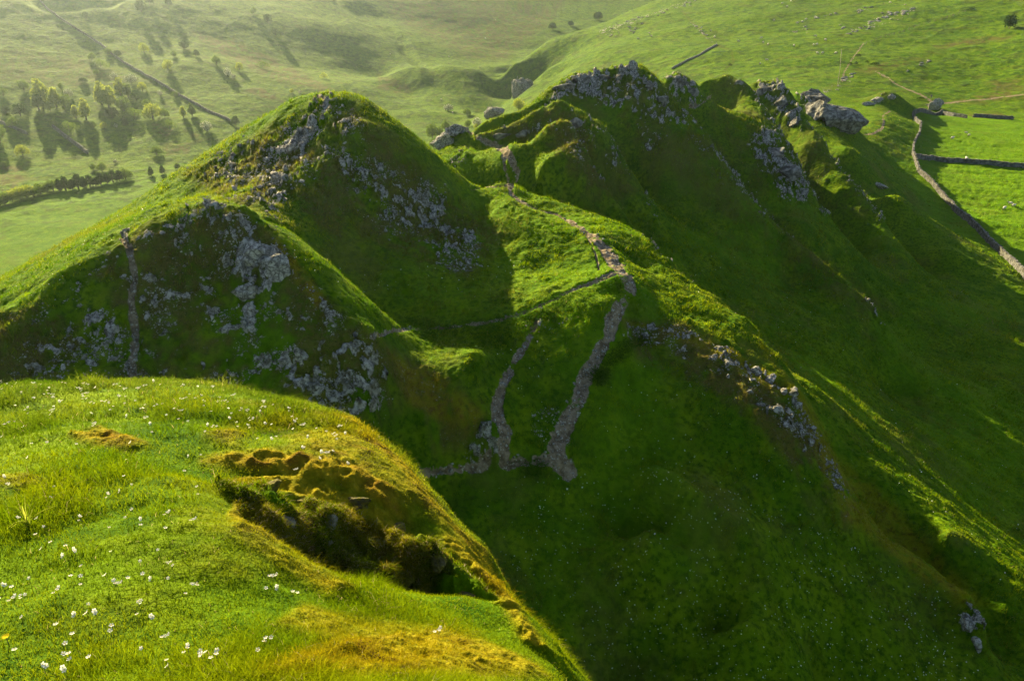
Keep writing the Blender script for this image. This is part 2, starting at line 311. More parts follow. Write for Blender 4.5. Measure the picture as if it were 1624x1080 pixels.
soil=poly_mask([(345,775),(400,785),(470,795),(560,825),(640,860),(720,900),(790,960),(850,1010),(830,1030),(740,985),(620,960),(520,925),(430,860)],3.2,5.2,10)*(sstep(RR,3.42,3.72)*(1-sstep(RR,4.3,4.9))).astype(np.float32)
n_m=fbm2(PX*1.7,PY*1.7,4,31)
moss*=sstep(n_m,-.7,.05)
knoll=RR<12
add(moss,.55,np.where(knoll,sstep(fbm2(PX*1.3+9,PY*1.3,4,40),.2,.6)*np.clip((U-150)/400,.25,1),0).astype(np.float32))
path_lines=[([(742,206,5),(752,214,8),(768,224,8),(785,230,14),(800,236,16),(812,252,13),(820,268,12),(817,285,12),(808,294,10),(812,304,10),(824,318,10),(852,330,7),(884,338,6)],74,120),
 ([(800,240,12),(800,262,7),(808,290,7)],85,110),([(740,302,3),(780,294,4),(806,292,5)],80,100),
 ([(882,338,5),(908,352,9),(936,371,13),(960,394,18),(978,420,22),(995,445,22),(1000,465,22),(985,486,26),(970,510,26),(965,530,24),(945,562,22),(926,600,24),(915,640,28),(897,675,32),(882,705,34),(885,726,36),(905,748,26)],36,84),
 ([(978,432,14),(940,447,9),(890,468,7),(850,489,7),(800,504,6),(740,514,6),(680,519,6),(620,523,8),(590,536,12)],42,70),
 ([(930,372,3),(945,400,4),(950,425,4)],62,76),
 ([(852,508,10),(836,540,15),(815,572,16),(800,602,17),(787,640,18),(790,668,22),(803,692,26),(795,716,34),(770,735,24)],38,58),
 ([(640,752,14),(720,743,15),(780,738,18),(830,732,18),(880,727,22)],36,48),
 ([(192,374,14),(205,395,14),(212,430,12),(208,480,13),(214,530,14),(208,580,16),(215,640,14)],38,58),
 ([(1388,114,2),(1410,124,2.4),(1416,131,2.6),(1440,143,2.8),(1460,151,3),(1478,161,4),(1473,168,5)],300,480),
 ([(1370,69,3),(1357,88,2.2),(1345,104,2.4),(1338,117,3),(1336,128,4)],350,560),
 ([(1411,177,3),(1400,184,3),(1402,196,4),(1398,205,5),(1385,212,4),(1370,214,3)],240,330),
 ([(1490,164,3),(1560,158,2),(1630,150,2)],330,480),
 ([(1075,172,5),(1100,168,6),(1118,160,5),(1128,152,4)],130,165),
 ([(505,152,8),(520,158,10),(510,170,8)],80,90)]
small0=noise2(PX*3.1,PY*3.1,78)
wu=fbm2(PX*.9,PY*.9,2,77)*.35
for pl,a,b in path_lines: add(path,1,line_mask(pl,8,a,b,.45))
path=np.clip(path+np.where(path>.02,wu*2.2+(small0-.5)*.7,0),0,1).astype(np.float32)
track=line_mask([(1082,20,4),(1100,40,4),(1132,70,4),(1160,84,4),(1163,100,4),(1150,112,4)],4,380,700)
dry=np.where(RR>14,dry*sstep(fbm2(PX*.33,PY*.33,4,91)+(noise2(PX*2.2,PY*2.2,92)-.5)*.7,-.42,.22),dry).astype(np.float32)
# broken up rock: only where the noise lets it through
RN=fbm2(PX*.55+3,PY*.55+PZ*.4,3,51)
small=noise3(PX*1.9,PY*1.9,PZ*1.9,61)*.55+noise3(PX*4.3,PY*4.3,PZ*4.3,62)*.45
rockf=sstep(rock*.78+RN*.30+(small-.5)*1.25,.60,.80).astype(np.float32)*(rock>.03)
rockf=np.where(path>.4,rockf*.3,rockf)
# ------------------------------------------------------------------ relief
g_r,g_c=np.gradient(PZ)
mid=sstep(RR,12,26)*(1-sstep(RR,300,380));far=sstep(RR,300,420)
dz=np.zeros(RR.shape)
knm=1-sstep(RR,10,13)
dz+=mid*(fbm2(PX*.16,PY*.16,2,1)*.22+fbm2(PX*.75,PY*.75,3,5)*(.20+.30*np.maximum(rock,dry*.8))+fbm2(PX*2.6,PY*2.6,2,9)*.075)
dz+=mid*(1-path)*np.clip(fbm2(PX*1.4,PY*1.4,2,21),0,1)*.14
dz+=far*(fbm2(PX*.018,PY*.018,3,13)*2.2*sstep(RR,330,520)+fbm2(PX*.09,PY*.09,3,17)*.6+fbm2(PX*.35,PY*.35,2,19)*.20-sstep(np.abs(fbm2(PX*.011+PY*.002,PY*.004,3,23)),.10,0)*3.0*sstep(RR,440,560)*(AZ<0))
dz+=knm*(fbm2(PX*1.3,PY*1.3,2,2)*.05+fbm2(PX*4.2,PY*4.2,2,3)*.022+fbm2(PX*13,PY*13,2,4)*.007)
mc=knm*np.maximum(moss,soil*.9)
dz+=mc*((1-np.abs(fbm2(PX*3.1,PY*3.1,2,6)))*.05+(1-np.abs(fbm2(PX*8,PY*8,2,7))*1.6)*.030+fbm2(PX*22,PY*22,2,8)*.022)
dz-=mid*path*.22*(RR<130)
dz+=mid*np.maximum(dry,rock)*(1-path)*(.5-np.abs(noise3(PX*1.3,PY*1.3,PZ*1.3,66)-.5)*2)*.38
_al=PX*.9-PY*.45;_ac=PX*.45+PY*.9
dz+=mid*sstep(PX,8,20)*(fbm2(_al*.05,_ac*.33,3,67)*.34+fbm2(_al*.22,_ac*1.3,2,68)*.16)
def ridged(s,seed): return 1-np.abs(noise3(PX*s,PY*s,PZ*s,seed)*2-1)
rk=rockf*(RR<360)
dz+=rk*((ridged(.9,71)-.5)*.45+(ridged(2.3,72)-.5)*.3+.14)*np.clip(RR/60,.6,1.6)
dxy1=rk*(noise3(PX*1.5,PY*1.5,PZ*2.,73)-.5)*.6;dxy2=rk*(noise3(PX*1.5,PY*1.5,PZ*2.,74)-.5)*.6
bulk=rock*(1-path)*(RR<330)*(RR>14)
dz+=bulk*(fbm2(PX*.5,PY*.5+PZ*.3,3,75)*.55)*np.clip(RR/70,.7,2)
bank=soil*knm
dz+=bank*(np.abs(fbm2(PX*2.2,PY*2.2,2,85))*.24+np.abs(fbm2(PX*5.5,PY*5.5,2,86))*.15+fbm2(PX*16,PY*16,2,88)*.035)
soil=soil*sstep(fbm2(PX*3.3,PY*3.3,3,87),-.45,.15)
dxy1+=bank*(noise3(PX*5,PY*5,PZ*5,81)-.5)*.07+bank*(noise3(PX*13,PY*13,PZ*13,83)-.5)*.06
dxy2+=bank*(noise3(PX*5,PY*5,PZ*5,82)-.5)*.07+bank*(noise3(PX*13,PY*13,PZ*13,84)-.5)*.06
dz*=sstep(RR,.6,1.5)
PZ=PZ+dz;PX=PX+dxy1;PY=PY+dxy2
print('relief',round(time.time()-T0,1))
# height look-up and pixel -> ground
def gidx(x,y):
    r=np.hypot(x,y);a=np.arctan2(x,y)
    fa=np.interp(a,az,np.arange(NA));fr=np.interp(np.log(np.maximum(r,.41)),lq,np.arange(NR));return fr,fa
def samp(Mx,x,y):
    fr,fa=gidx(np.asarray(x,float),np.asarray(y,float));i=np.clip(fr.astype(int),0,NR-2);j=np.clip(fa.astype(int),0,NA-2);s=fr-i;t=fa-j
    return (Mx[i,j]*(1-s)+Mx[i+1,j]*s)*(1-t)+(Mx[i,j+1]*(1-s)+Mx[i+1,j+1]*s)*t
def height(x,y): return samp(PZ,x,y)
def hit(u,v,rmin=.5,rmax=2500):
    a,s=ray(u,v);j=int(round(float(np.interp(a,az,np.arange(NA)))));col=PZ[:,j]/rr
    ok=np.nonzero((rr>=rmin)&(rr<=rmax)&(col>=s))[0]
    if len(ok)==0: r=rmax
    else:
        i=ok[0]
        if i>0 and col[i-1]<s:
            t=(s-col[i-1])/(col[i]-col[i-1]+1e-12);r=math.exp(lq[i-1]+(lq[i]-lq[i-1])*min(max(t,0),1))
        else: r=rr[i]
    x,y=r*math.sin(a),r*math.cos(a);return Vector((x,y,float(height(x,y))))

# ------------------------------------------------------------------ materials
def nodes(name):
    m=bpy.data.materials.new(name);m.use_nodes=True;nt=m.node_tree;nt.nodes.clear();return m,nt
class NT:
    def __init__(s,name): s.m,s.t=nodes(name);s.out=s.n('ShaderNodeOutputMaterial')
    def n(s,ty,**k):
        x=s.t.nodes.new(ty)
        for a,b in k.items(): setattr(x,a,b)
        return x
    def l(s,a,b): s.t.links.new(a,b)
    def noise(s,vec,scale,detail=3,rough=.55,dist=0):
        x=s.n('ShaderNodeTexNoise');x.inputs['Scale'].default_value=scale;x.inputs['Detail'].default_value=detail;x.inputs['Roughness'].default_value=rough;x.inputs['Distortion'].default_value=dist
        s.l(vec,x.inputs['Vector']);return x.outputs['Fac']
    def ramp(s,f,a,b):
        x=s.n('ShaderNodeMapRange',interpolation_type='SMOOTHSTEP');x.inputs['From Min'].default_value=a;x.inputs['From Max'].default_value=b;s.l(f,x.inputs['Value']);return x.outputs['Result']
    def mix(s,f,a,b,bl='MIX'):
        x=s.n('ShaderNodeMix',data_type='RGBA',blend_type=bl)
        for i,q in ((0,f),(6,a),(7,b)):
            if hasattr(q,'is_linked') or hasattr(q,'links'): s.l(q,x.inputs[i])
            elif i==0: x.inputs[0].default_value=q
            else: x.inputs[i].default_value=(*q,1)
        return x.outputs[2]
    def math(s,op,a,b=None,c=None):
        x=s.n('ShaderNodeMath',operation=op)
        for i,q in enumerate((a,b,c)):
            if q is None: continue
            if hasattr(q,'links'): s.l(q,x.inputs[i])
            else: x.inputs[i].default_value=q
        return x.outputs[0]
def ground_material():
    N=NT('turf_and_limestone');geo=N.n('ShaderNodeNewGeometry');P=geo.outputs['Position']
    at=N.n('ShaderNodeAttribute',attribute_name='cover');sep=N.n('ShaderNodeSeparateColor');N.l(at.outputs['Color'],sep.inputs[0])
    rk,dr,pa=sep.outputs;ms=at.outputs['Alpha']
    at2=N.n('ShaderNodeAttribute',attribute_name='cover2');sep2=N.n('ShaderNodeSeparateColor');N.l(at2.outputs['Color'],sep2.inputs[0])
    so,lush,knl=sep2.outputs
    big=N.noise(P,.035,3);med=N.noise(P,.35,3,.6);fine=N.noise(P,2.2,3,.65);tiny=N.noise(P,14,2,.7)
    g=N.mix(N.ramp(big,.35,.65),(.052,.118,.0012),(.088,.158,.0016))
    g=N.mix(N.ramp(med,.38,.68),g,(.125,.190,.003))
    g=N.mix(N.math('MULTIPLY',N.ramp(fine,.42,.66),.85),g,(.016,.060,.001))
    g=N.mix(N.math('MULTIPLY',N.ramp(N.noise(P,.10,4,.7),.50,.66),.55),g,(.105,.105,.018))
    g=N.mix(N.math('MULTIPLY',lush,.75),g,(.100,.215,.0018))
    frf=at2.outputs['Alpha'];fn=N.noise(P,.20,4,.72)
    g=N.mix(N.math('MULTIPLY',N.math('MULTIPLY',N.ramp(fn,.49,.60),.75),frf),g,(.022,.055,.004))
    dc=N.mix(N.ramp(fine,.35,.65),(.060,.050,.010),(.125,.085,.028))
    dc=N.mix(N.math('MULTIPLY',N.ramp(med,.45,.65),.6),dc,(.110,.072,.020))
    dc=N.mix(N.ramp(N.noise(P,6,3,.7),.52,.64),dc,(.022,.024,.006))
    df=N.math('MULTIPLY',dr,N.ramp(N.math('ADD',N.math('MULTIPLY',med,.6),N.math('MULTIPLY',fine,.6)),.32,.60))
    g=N.mix(df,g,dc)
    mcol=N.mix(N.ramp(tiny,.35,.65),(.16,.135,.005),(.29,.215,.010))
    mcol=N.mix(N.ramp(fine,.5,.7),mcol,(.13,.06,.008))
    g=N.mix(ms,g,mcol)
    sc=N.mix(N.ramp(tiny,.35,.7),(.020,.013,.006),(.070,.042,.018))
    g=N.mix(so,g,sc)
    # path: trodden soil with pale stones
    vo=N.n('ShaderNodeTexVoronoi');vo.inputs['Scale'].default_value=5.5;N.l(P,vo.inputs['Vector'])
    pc=N.mix(N.ramp(fine,.35,.65),(.105,.078,.048),(.260,.205,.140))
    pst=N.math('MULTIPLY',N.ramp(vo.outputs['Distance'],.42,.18),N.ramp(N.noise(P,1.3,2),.46,.60))
    pc=N.mix(pst,pc,(.40,.37,.31))
    pf=N.ramp(N.math('ADD',pa,N.math('MULTIPLY',N.math('SUBTRACT',fine,.5),1.3)),.40,.62)
    g=N.mix(pf,g,pc)
    # limestone
    rn=N.noise(P,3.2,4,.72);rn2=N.noise(P,.9,2,.6)
    rc=N.mix(N.ramp(rn,.36,.64),(.070,.063,.050),(.42,.40,.36))
    rc=N.mix(N.math('MULTIPLY',N.ramp(rn2,.52,.66),.5),rc,(.09,.085,.03))
    rf=N.ramp(N.math('ADD',rk,N.math('MULTIPLY',N.math('SUBTRACT',rn,.5),1.1)),.42,.62)
    g=N.mix(rf,g,rc)
    fl=N.math('MULTIPLY',N.ramp(N.noise(P,5.5,3,.75),.585,.66),N.math('MULTIPLY',N.ramp(dr,.2,.6),N.ramp(N.noise(P,.8,2),.40,.60)))
    g=N.mix(N.math('MULTIPLY',N.math('MULTIPLY',fl,.75),N.math('SUBTRACT',1,N.ramp(pa,.2,.5))),g,rc)
    b=N.n('ShaderNodeBsdfPrincipled');N.l(g,b.inputs['Base Color']);b.inputs['Roughness'].default_value=.95;b.inputs['Specular IOR Level'].default_value=.03
    # bump in metres; finer near the camera
    h=N.math('ADD',N.math('MULTIPLY',fine,.10),N.math('MULTIPLY',N.noise(P,.55,3,.65),.22))
    h=N.math('ADD',N.math('MULTIPLY',h,N.math('SUBTRACT',1,knl)),N.math('MULTIPLY',N.math('ADD',tiny,N.noise(P,55,2,.6)),N.math('MULTIPLY',.012,knl)))
    h=N.math('ADD',h,N.math('MULTIPLY',N.math('MULTIPLY',rn,rf),.16))
    h=N.math('ADD',h,N.math('MULTIPLY',N.math('MULTIPLY',fn,frf),1.3))
    h=N.math('ADD',h,N.math('MULTIPLY',pst,N.math('MULTIPLY',pf,.03)))
    bp=N.n('ShaderNodeBump');bp.inputs['Strength'].default_value=.9;bp.inputs['Distance'].default_value=1;N.l(h,bp.inputs['Height']);N.l(bp.outputs[0],b.inputs['Normal'])
    N.l(b.outputs[0],N.out.inputs[0]);return N.m
M_GROUND=ground_material()
def leaf_material(name,c1,c2,trans=.5,attr=False,c3=None):
    N=NT(name)
    if attr:
        a=N.n('ShaderNodeAttribute',attribute_name='tint');c=a.outputs['Color']
    else:
        geo=N.n('ShaderNodeNewGeometry');oi=N.n('ShaderNodeObjectInfo')
        c=N.mix(geo.outputs['Random Per Island'],c1,c2)
        if c3: c=N.mix(N.math('GREATER_THAN',N.math('FRACT',N.math('MULTIPLY',geo.outputs['Random Per Island'],7.31)),.45),c,c3)
    d=N.n('ShaderNodeBsdfDiffuse');t=N.n('ShaderNodeBsdfTranslucent');N.l(c,d.inputs[0]);N.l(c,t.inputs[0])
    m=N.n('ShaderNodeMixShader');m.inputs[0].default_value=trans;N.l(d.outputs[0],m.inputs[1]);N.l(t.outputs[0],m.inputs[2]);N.l(m.outputs[0],N.out.inputs[0]);return N.m
M_GRASS=leaf_material('grass_blade',None,None,.5,True)
M_LEAF={'ash':leaf_material('leaf_yellow_green',(.20,.27,.02),(.36,.38,.05),.5),
 'green':leaf_material('leaf_mid_green',(.08,.14,.014),(.16,.22,.03),.5),
 'dark':leaf_material('leaf_dark_green',(.022,.045,.010),(.045,.080,.015),.35),
 'white':leaf_material('leaf_and_blossom',(.06,.10,.02),(.10,.15,.03),.4,c3=(.55,.55,.46)),
 'herb':leaf_material('leaf_nettle',(.028,.080,.004),(.06,.13,.006),.4)}
def rock_material(name,lo,hi,scale,lich=.4):
    N=NT(name);tc=N.n('ShaderNodeNewGeometry');P=tc.outputs['Position']
    a=N.noise(P,scale,6,.7);b_=N.noise(P,scale*.35,3)
    c=N.mix(N.ramp(a,.34,.62),lo,hi);c=N.mix(N.math('MULTIPLY',N.ramp(b_,.50,.66),lich),c,(.10,.095,.03))
    vo=N.n('ShaderNodeTexVoronoi',feature='DISTANCE_TO_EDGE');vo.inputs['Scale'].default_value=scale*.45;N.l(P,vo.inputs['Vector'])
    c=N.mix(N.math('MULTIPLY',N.ramp(vo.outputs['Distance'],.10,.02),.6),c,(.05,.045,.04))
    b=N.n('ShaderNodeBsdfPrincipled');N.l(c,b.inputs['Base Color']);b.inputs['Roughness'].default_value=.88;b.inputs['Specular IOR Level'].default_value=.2
    bp=N.n('ShaderNodeBump');bp.inputs['Strength'].default_value=.8;bp.inputs['Distance'].default_value=.35/scale;N.l(a,bp.inputs['Height']);N.l(bp.outputs[0],b.inputs['Normal'])
    N.l(b.outputs[0],N.out.inputs[0]);return N.m
M_ROCK=rock_material('limestone',(.085,.078,.065),(.44,.42,.38),4)
M_CRAG=rock_material('limestone_crag',(.06,.054,.044),(.30,.285,.255),.9,.35)
M_MOSSROCK=rock_material('mossy_rock',(.045,.038,.008),(.17,.15,.012),14,.2)
M_WALL=rock_material('drystone',(.06,.058,.055),(.19,.185,.18),1.1,.35)
def plain(name,c,rough=.8,c2=None,scale=8):
    N=NT(name);b=N.n('ShaderNodeBsdfPrincipled');b.inputs['Roughness'].default_value=rough
    tc=N.n('ShaderNodeTexCoord');f=N.noise(tc.outputs['Object'],scale,3)
    N.l(N.mix(N.ramp(f,.35,.65),c,c2 or tuple(x*.75 for x in c)),b.inputs['Base Color']);N.l(b.outputs[0],N.out.inputs[0]);return N.m
M_BARK=plain('bark',(.09,.07,.05));M_WOOL=plain('wool',(.62,.58,.50));M_FACE=plain('sheep_face',(.10,.09,.08))
M_WOOD=plain('weathered_wood',(.16,.14,.11));M_STEM=plain('stem',(.12,.16,.03));M_SKIN=plain('skin',(.45,.28,.20));M_JACKET=plain('jacket',(.03,.035,.06));M_TROUSER=plain('trousers',(.05,.05,.05));M_PACK=plain('rucksack',(.25,.04,.03));M_HAIR=plain('hair',(.04,.03,.02))
M_PETAL=leaf_material('white_petal',(.78,.78,.76),(.86,.86,.83),.35);M_YEL=leaf_material('yellow_petal',(.75,.55,.02),(.85,.65,.03),.3)

# ------------------------------------------------------------------ mesh helpers
def mesh_np(name,co,faces,mat,smooth=False,colors=None,cname='tint',extra=None):
    """faces: (n,k) int array or list of such"""
    me=bpy.data.meshes.new(name);co=np.ascontiguousarray(co,np.float32)
    fl=faces if isinstance(faces,list) else [faces]
    me.vertices.add(len(co));me.vertices.foreach_set('co',co.ravel())
    li=np.concatenate([f.ravel() for f in fl]).astype(np.int32)
    st=[];o=0
    for f in fl: st.append(np.arange(len(f))*f.shape[1]+o);o+=f.size
    st=np.concatenate(st).astype(np.int32)
    me.loops.add(len(li));me.loops.foreach_set('vertex_index',li)
    me.polygons.add(len(st));me.polygons.foreach_set('loop_start',st)
    me.polygons.foreach_set('use_smooth',np.full(len(st),smooth))
    for nm,c in ([(cname,colors)] if colors is not None else [])+(extra or []):
        a=me.color_attributes.new(nm,'FLOAT_COLOR','POINT');a.data.foreach_set('color',np.ascontiguousarray(c,np.float32).ravel())
    for m in (mat if isinstance(mat,(list,tuple)) else [mat]): me.materials.append(m)
    me.update();me.validate();return me
def obj(name,me,parent=None,loc=None):
    o=bpy.data.objects.new(name,me);COL.objects.link(o)
    if parent: o.parent=parent
    if loc is not None: o.location=loc
    return o
def tag(o,label=None,cat=None,group=None,kind=None):
    if label: o['label']=label
    if cat: o['category']=cat
    if group: o['group']=group
    if kind: o['kind']=kind
    return o
def empty(name,loc,rz=0,sc=1):
    o=bpy.data.objects.new(name,None);COL.objects.link(o);o.location=loc;o.rotation_euler=(0,0,rz);o.scale=(sc,)*3;o.empty_display_size=.2;return o
def copy_tree(o):
    c=o.copy();COL.objects.link(c)
    for ch in list(o.children):
        d=ch.copy();COL.objects.link(d);d.parent=c
        for g in list(ch.children):
            e=g.copy();COL.objects.link(e);e.parent=d
    return c

# ------------------------------------------------------------------ the land, one object per kind of ground
idx=np.arange(NR*NA).reshape(NR,NA)
Fq=np.stack([idx[:-1,:-1],idx[:-1,1:],idx[1:,1:],idx[1:,:-1]],-1)
fr=RR[:-1,:-1];fx=PX[:-1,:-1];fy=PY[:-1,:-1];fz=PZ[:-1,:-1];fp=path[:-1,:-1];fu=U[:-1,:-1];faz=AZ[:-1,:-1]
cls=np.full(fr.shape,1)
cls[fr<14]=0
past=(fx>88)&(fr>150)&(fz<-59.5);cls[(fr>=14)&past&(fr<370)]=2
cls[(fr>235)&(faz<R(3))]=3                         # valley floor
cls[(fr>300)&(faz>=R(3))]=4                        # sunny hillside
cls[(fr>300)&past&(fr<350)]=2
cls[(fr>455)&(faz<R(3))]=5                         # far hillside
cls[fp>.5]=6
lush=np.zeros(RR.shape,np.float32)
lush+=.6*np.where((RR>150)&(RR<360)&(PX>88),sstep(-PZ,56,61),0)+.4*np.where((RR>240)&(RR<440)&(AZ<R(-5)),1,0)
lush+=.45*np.where((RR>14)&(RR<150),sstep(fbm2(PX*.12,PY*.12,2,90),-.1,.5),0)
lush=np.clip(lush-track*.0,0,1)
c1=np.stack([rockf,np.clip(dry+track*.3,0,1),path,moss],-1).reshape(-1,4);c2=np.stack([soil,lush,knm.astype(np.float32),far.astype(np.float32)],-1).reshape(-1,4)
CO=np.stack([PX,PY,PZ],-1).reshape(-1,3)
for k,nm,lab,cat in [(0,'knoll_ground','mossy grass knoll in the near left corner with a hollow bank','knoll'),
    (1,'ridge_ground','steep grassy limestone ridge with conical hills and ribs','hill'),
    (2,'pasture_ground','flat bright green sheep pasture at the right inside dry stone walls','field'),
    (3,'valley_floor','green valley floor beyond the hills at the left','valley'),
    (4,'sunny_hillside','sunlit far hillside with limestone outcrops at top right','hillside'),
    (5,'far_hillside','hazy far hillside filling the top left','hillside'),
    (6,'footpath','worn brown stony footpath winding along the ridge','path')]:
    f=Fq[cls==k]
    u_,inv=np.unique(f.ravel(),return_inverse=True)
    me=mesh_np(nm,CO[u_],inv.reshape(-1,4),M_GROUND,True,extra=[('cover',c1[u_]),('cover2',c2[u_])])
    tag(obj(nm,me),lab,cat,kind='structure')
print('land',round(time.time()-T0,1))
# ------------------------------------------------------------------ grass: real blades, thinned out with distance
def tint_at(x,y):
    """blade colour from the same cover masks as the ground"""
    n=len(x);m=samp(moss,x,y);d=samp(dry,x,y);lu=samp(lush,x,y)
    p1=fbm2(x*.12,y*.12,3,201);p2=fbm2(x*1.1,y*1.1,3,205)*.7+fbm2(x*3.3,y*3.3,2,208)*.5;rn=RNG.random(n)
    g=np.array([.055,.130,.0015])[None]*np.ones((n,1))
    k=np.clip(.42+p2*1.1+p1*.6+(rn-.5)*.6,0,1)[:,None]
    g=g*(1-k)+np.array([.205,.255,.003])*k
    k=(.45*(np.hypot(x,y)<12)*np.clip(.6+p1*2,0,1))[:,None];g=g*(1-k)+np.array([.22,.245,.003])*k
    k=(lu*.5)[:,None];g=g*(1-k)+np.array([.13,.26,.002])*k
    k=(np.clip(fbm2(x*.10,y*.10,4,215,.6)*1.6-.1,0,.55)*(rn<.8))[:,None];g=g*(1-k)+np.array([.17,.16,.03])*k
    k=np.clip(d*1.3*(rn<.75),0,.95)[:,None];g=g*(1-k)+np.array([.15,.115,.03])*k
    k=np.clip(m*1.2-.15,0,.95)[:,None]
    mm=np.array([.38,.29,.008])*(1-rn[:,None]*.5)+np.array([.06,.0,0])*((rn>.8)[:,None])
    g=g*(1-k)+mm*k
    st=(rn>.985)[:,None];g=np.where(st,np.array([.30,.25,.11]),g)
    g=g*(.75+.5*RNG.random((n,1)))
    return np.concatenate([g,np.ones((n,1))],1)
def blades(x,y,h,wd,lean,bend=True):
    n=len(x);z=height(x,y)-.01*h;th=RNG.random(n)*2*math.pi;ph=RNG.random(n)*2*math.pi
    # general comb of the grass: down the slope and away from the wind
    lx=np.cos(ph)*lean+.30*lean;ly=np.sin(ph)*lean-.35*lean
    ux,uy=np.cos(th)*wd/2,np.sin(th)*wd/2
    b=np.stack([x,y,z],1);u=np.stack([ux,uy,0*ux],1);L=np.stack([lx*h,ly*h,h*np.sqrt(np.clip(1-lean**2,.2,1))],1)
    if bend:
        mid=b+L*.55+np.stack([0*h,0*h,h*.10],1)
        tip=b+L*1.0+np.stack([lx*h*.5,ly*h*.5,-h*.06],1)
        co=np.stack([b-u,b+u,mid+u*.75,mid-u*.75,tip],1).reshape(-1,3)
        i=np.arange(n)[:,None]*5
        return co,[i+np.array([[0,1,2,3]]),i+np.array([[3,2,4]])],5
    co=np.stack([b-u,b+u,b+L],1).reshape(-1,3);i=np.arange(n)[:,None]*3
    return co,[i+np.array([[0,1,2]])],3
def cells(n,r0,r1,a0,a1,fade=1.0):
    q=RNG.random(n);lr=math.log(r0)+(math.log(r1)-math.log(r0))*q;a=R(a0)+(R(a1)-R(a0))*RNG.random(n)
    r=np.exp(lr);return r*np.sin(a),r*np.cos(a),r
def build_grass(name,label,n,r0,r1,a0,a1,hf,wf,lean,bend):
    x,y,r=cells(n,r0,r1,a0,a1)
    pk=samp(path,x,y);rk_=samp(rockf,x,y);ms=samp(moss,x,y);sl=samp(soil,x,y)
    keep=(pk+RNG.random(len(x))*.3<.5)&(rk_<.35)&(RNG.random(len(x))>sl*.2)
    zz=height(x,y);uu,vv=project(x,y,zz);keep&=(uu>-260)&(uu<1880)&(vv<1250)
    x,y,r,ms,sl=x[keep],y[keep],r[keep],ms[keep],sl[keep]
    h=hf(x,y,r,ms);wd=wf(r)*(1+ms*.3)
    co,f,k=blades(x,y,h,wd,lean(ms,len(x)),bend)
    t=np.repeat(tint_at(x,y),k,0)
    me=mesh_np(name,co,f,M_GRASS,False,colors=t)
    return tag(obj(name,me),label,'grass',kind='stuff')
def h_near(x,y,r,ms):
    p=np.clip(fbm2(x*2.1,y*2.1,3,301)*.9+.45,.06,1)
    return (.018+.12*p*p*p+.05*samp(soil,x,y))*(1-.62*np.clip(ms*1.2,0,1)*(1-samp(soil,x,y)))*(.6+.8*RNG.random(len(x)))*np.clip(r/4,.85,1.5)
build_grass('foreground_grass','fine green and yellow grass blades covering the near knoll',int(380000*QS),1.25,10.5,-50,45,h_near,lambda r:np.maximum(.0019,r*.00078),
    lambda ms,n:np.clip(.25+.5*RNG.random(n)+.2*ms,0,.9),True)
# long rank grass and moss tufts hanging on the broken bank
x,y,r=cells(420000,3.45,4.75,-26,8);sl_=samp(soil,x,y);k=RNG.random(len(x))<sl_*.55;x,y=x[k],y[k];n_=len(x)
pt=fbm2(x*4,y*4,3,341);k=pt>-.15;x,y,pt=x[k],y[k],pt[k];n_=len(x)
co,f,k=blades(x,y,(.012+.040*np.clip(pt+.3,0,1))*(.5+RNG.random(n_)),np.full(n_,.0032),.35+.5*RNG.random(n_),True)
q=RNG.random((n_,1));q=np.clip(q*.6+pt[:,None]*.9,0,1);tc=np.array([.11,.18,.006])*(1-q)+np.array([.30,.23,.015])*q;tc=np.where(RNG.random((n_,1))>.85,np.array([.40,.33,.20]),tc)
tag(obj('bank_grass',mesh_np('bank_grass',co,f,M_GRASS,False,colors=np.repeat(np.concatenate([tc,np.ones((n_,1))],1),k,0))),'rank grass and moss hanging on the broken bank of the near knoll','grass',kind='stuff')
def h_mid(x,y,r,ms):
    p=np.clip(fbm2(x*.8,y*.8,4,311,.7)*1.1+.42,.03,1)
    return (.05+.30*p*p+.10*samp(dry,x,y)*p)*(1-.4*ms)*(.5+RNG.random(len(x)))*np.clip(r/60,.7,1.9)
build_grass('hillside_grass','short rough grass over the conical hills and the ridge',int(760000*QS),24,150,-46,44,h_mid,lambda r:r*.00085,
    lambda ms,n:.15+.5*RNG.random(n),False)
build_grass('distant_grass','coarse grass on the far end of the ridge and pasture',int(90000*QS),150,330,-20,44,lambda x,y,r,ms:(.12+.25*RNG.random(len(x)))*np.clip(fbm2(x*.3,y*.3,2,321)+.6,.2,1.3),lambda r:r*.0009,
    lambda ms,n:.15+.4*RNG.random(n),False)
print('grass',round(time.time()-T0,1))

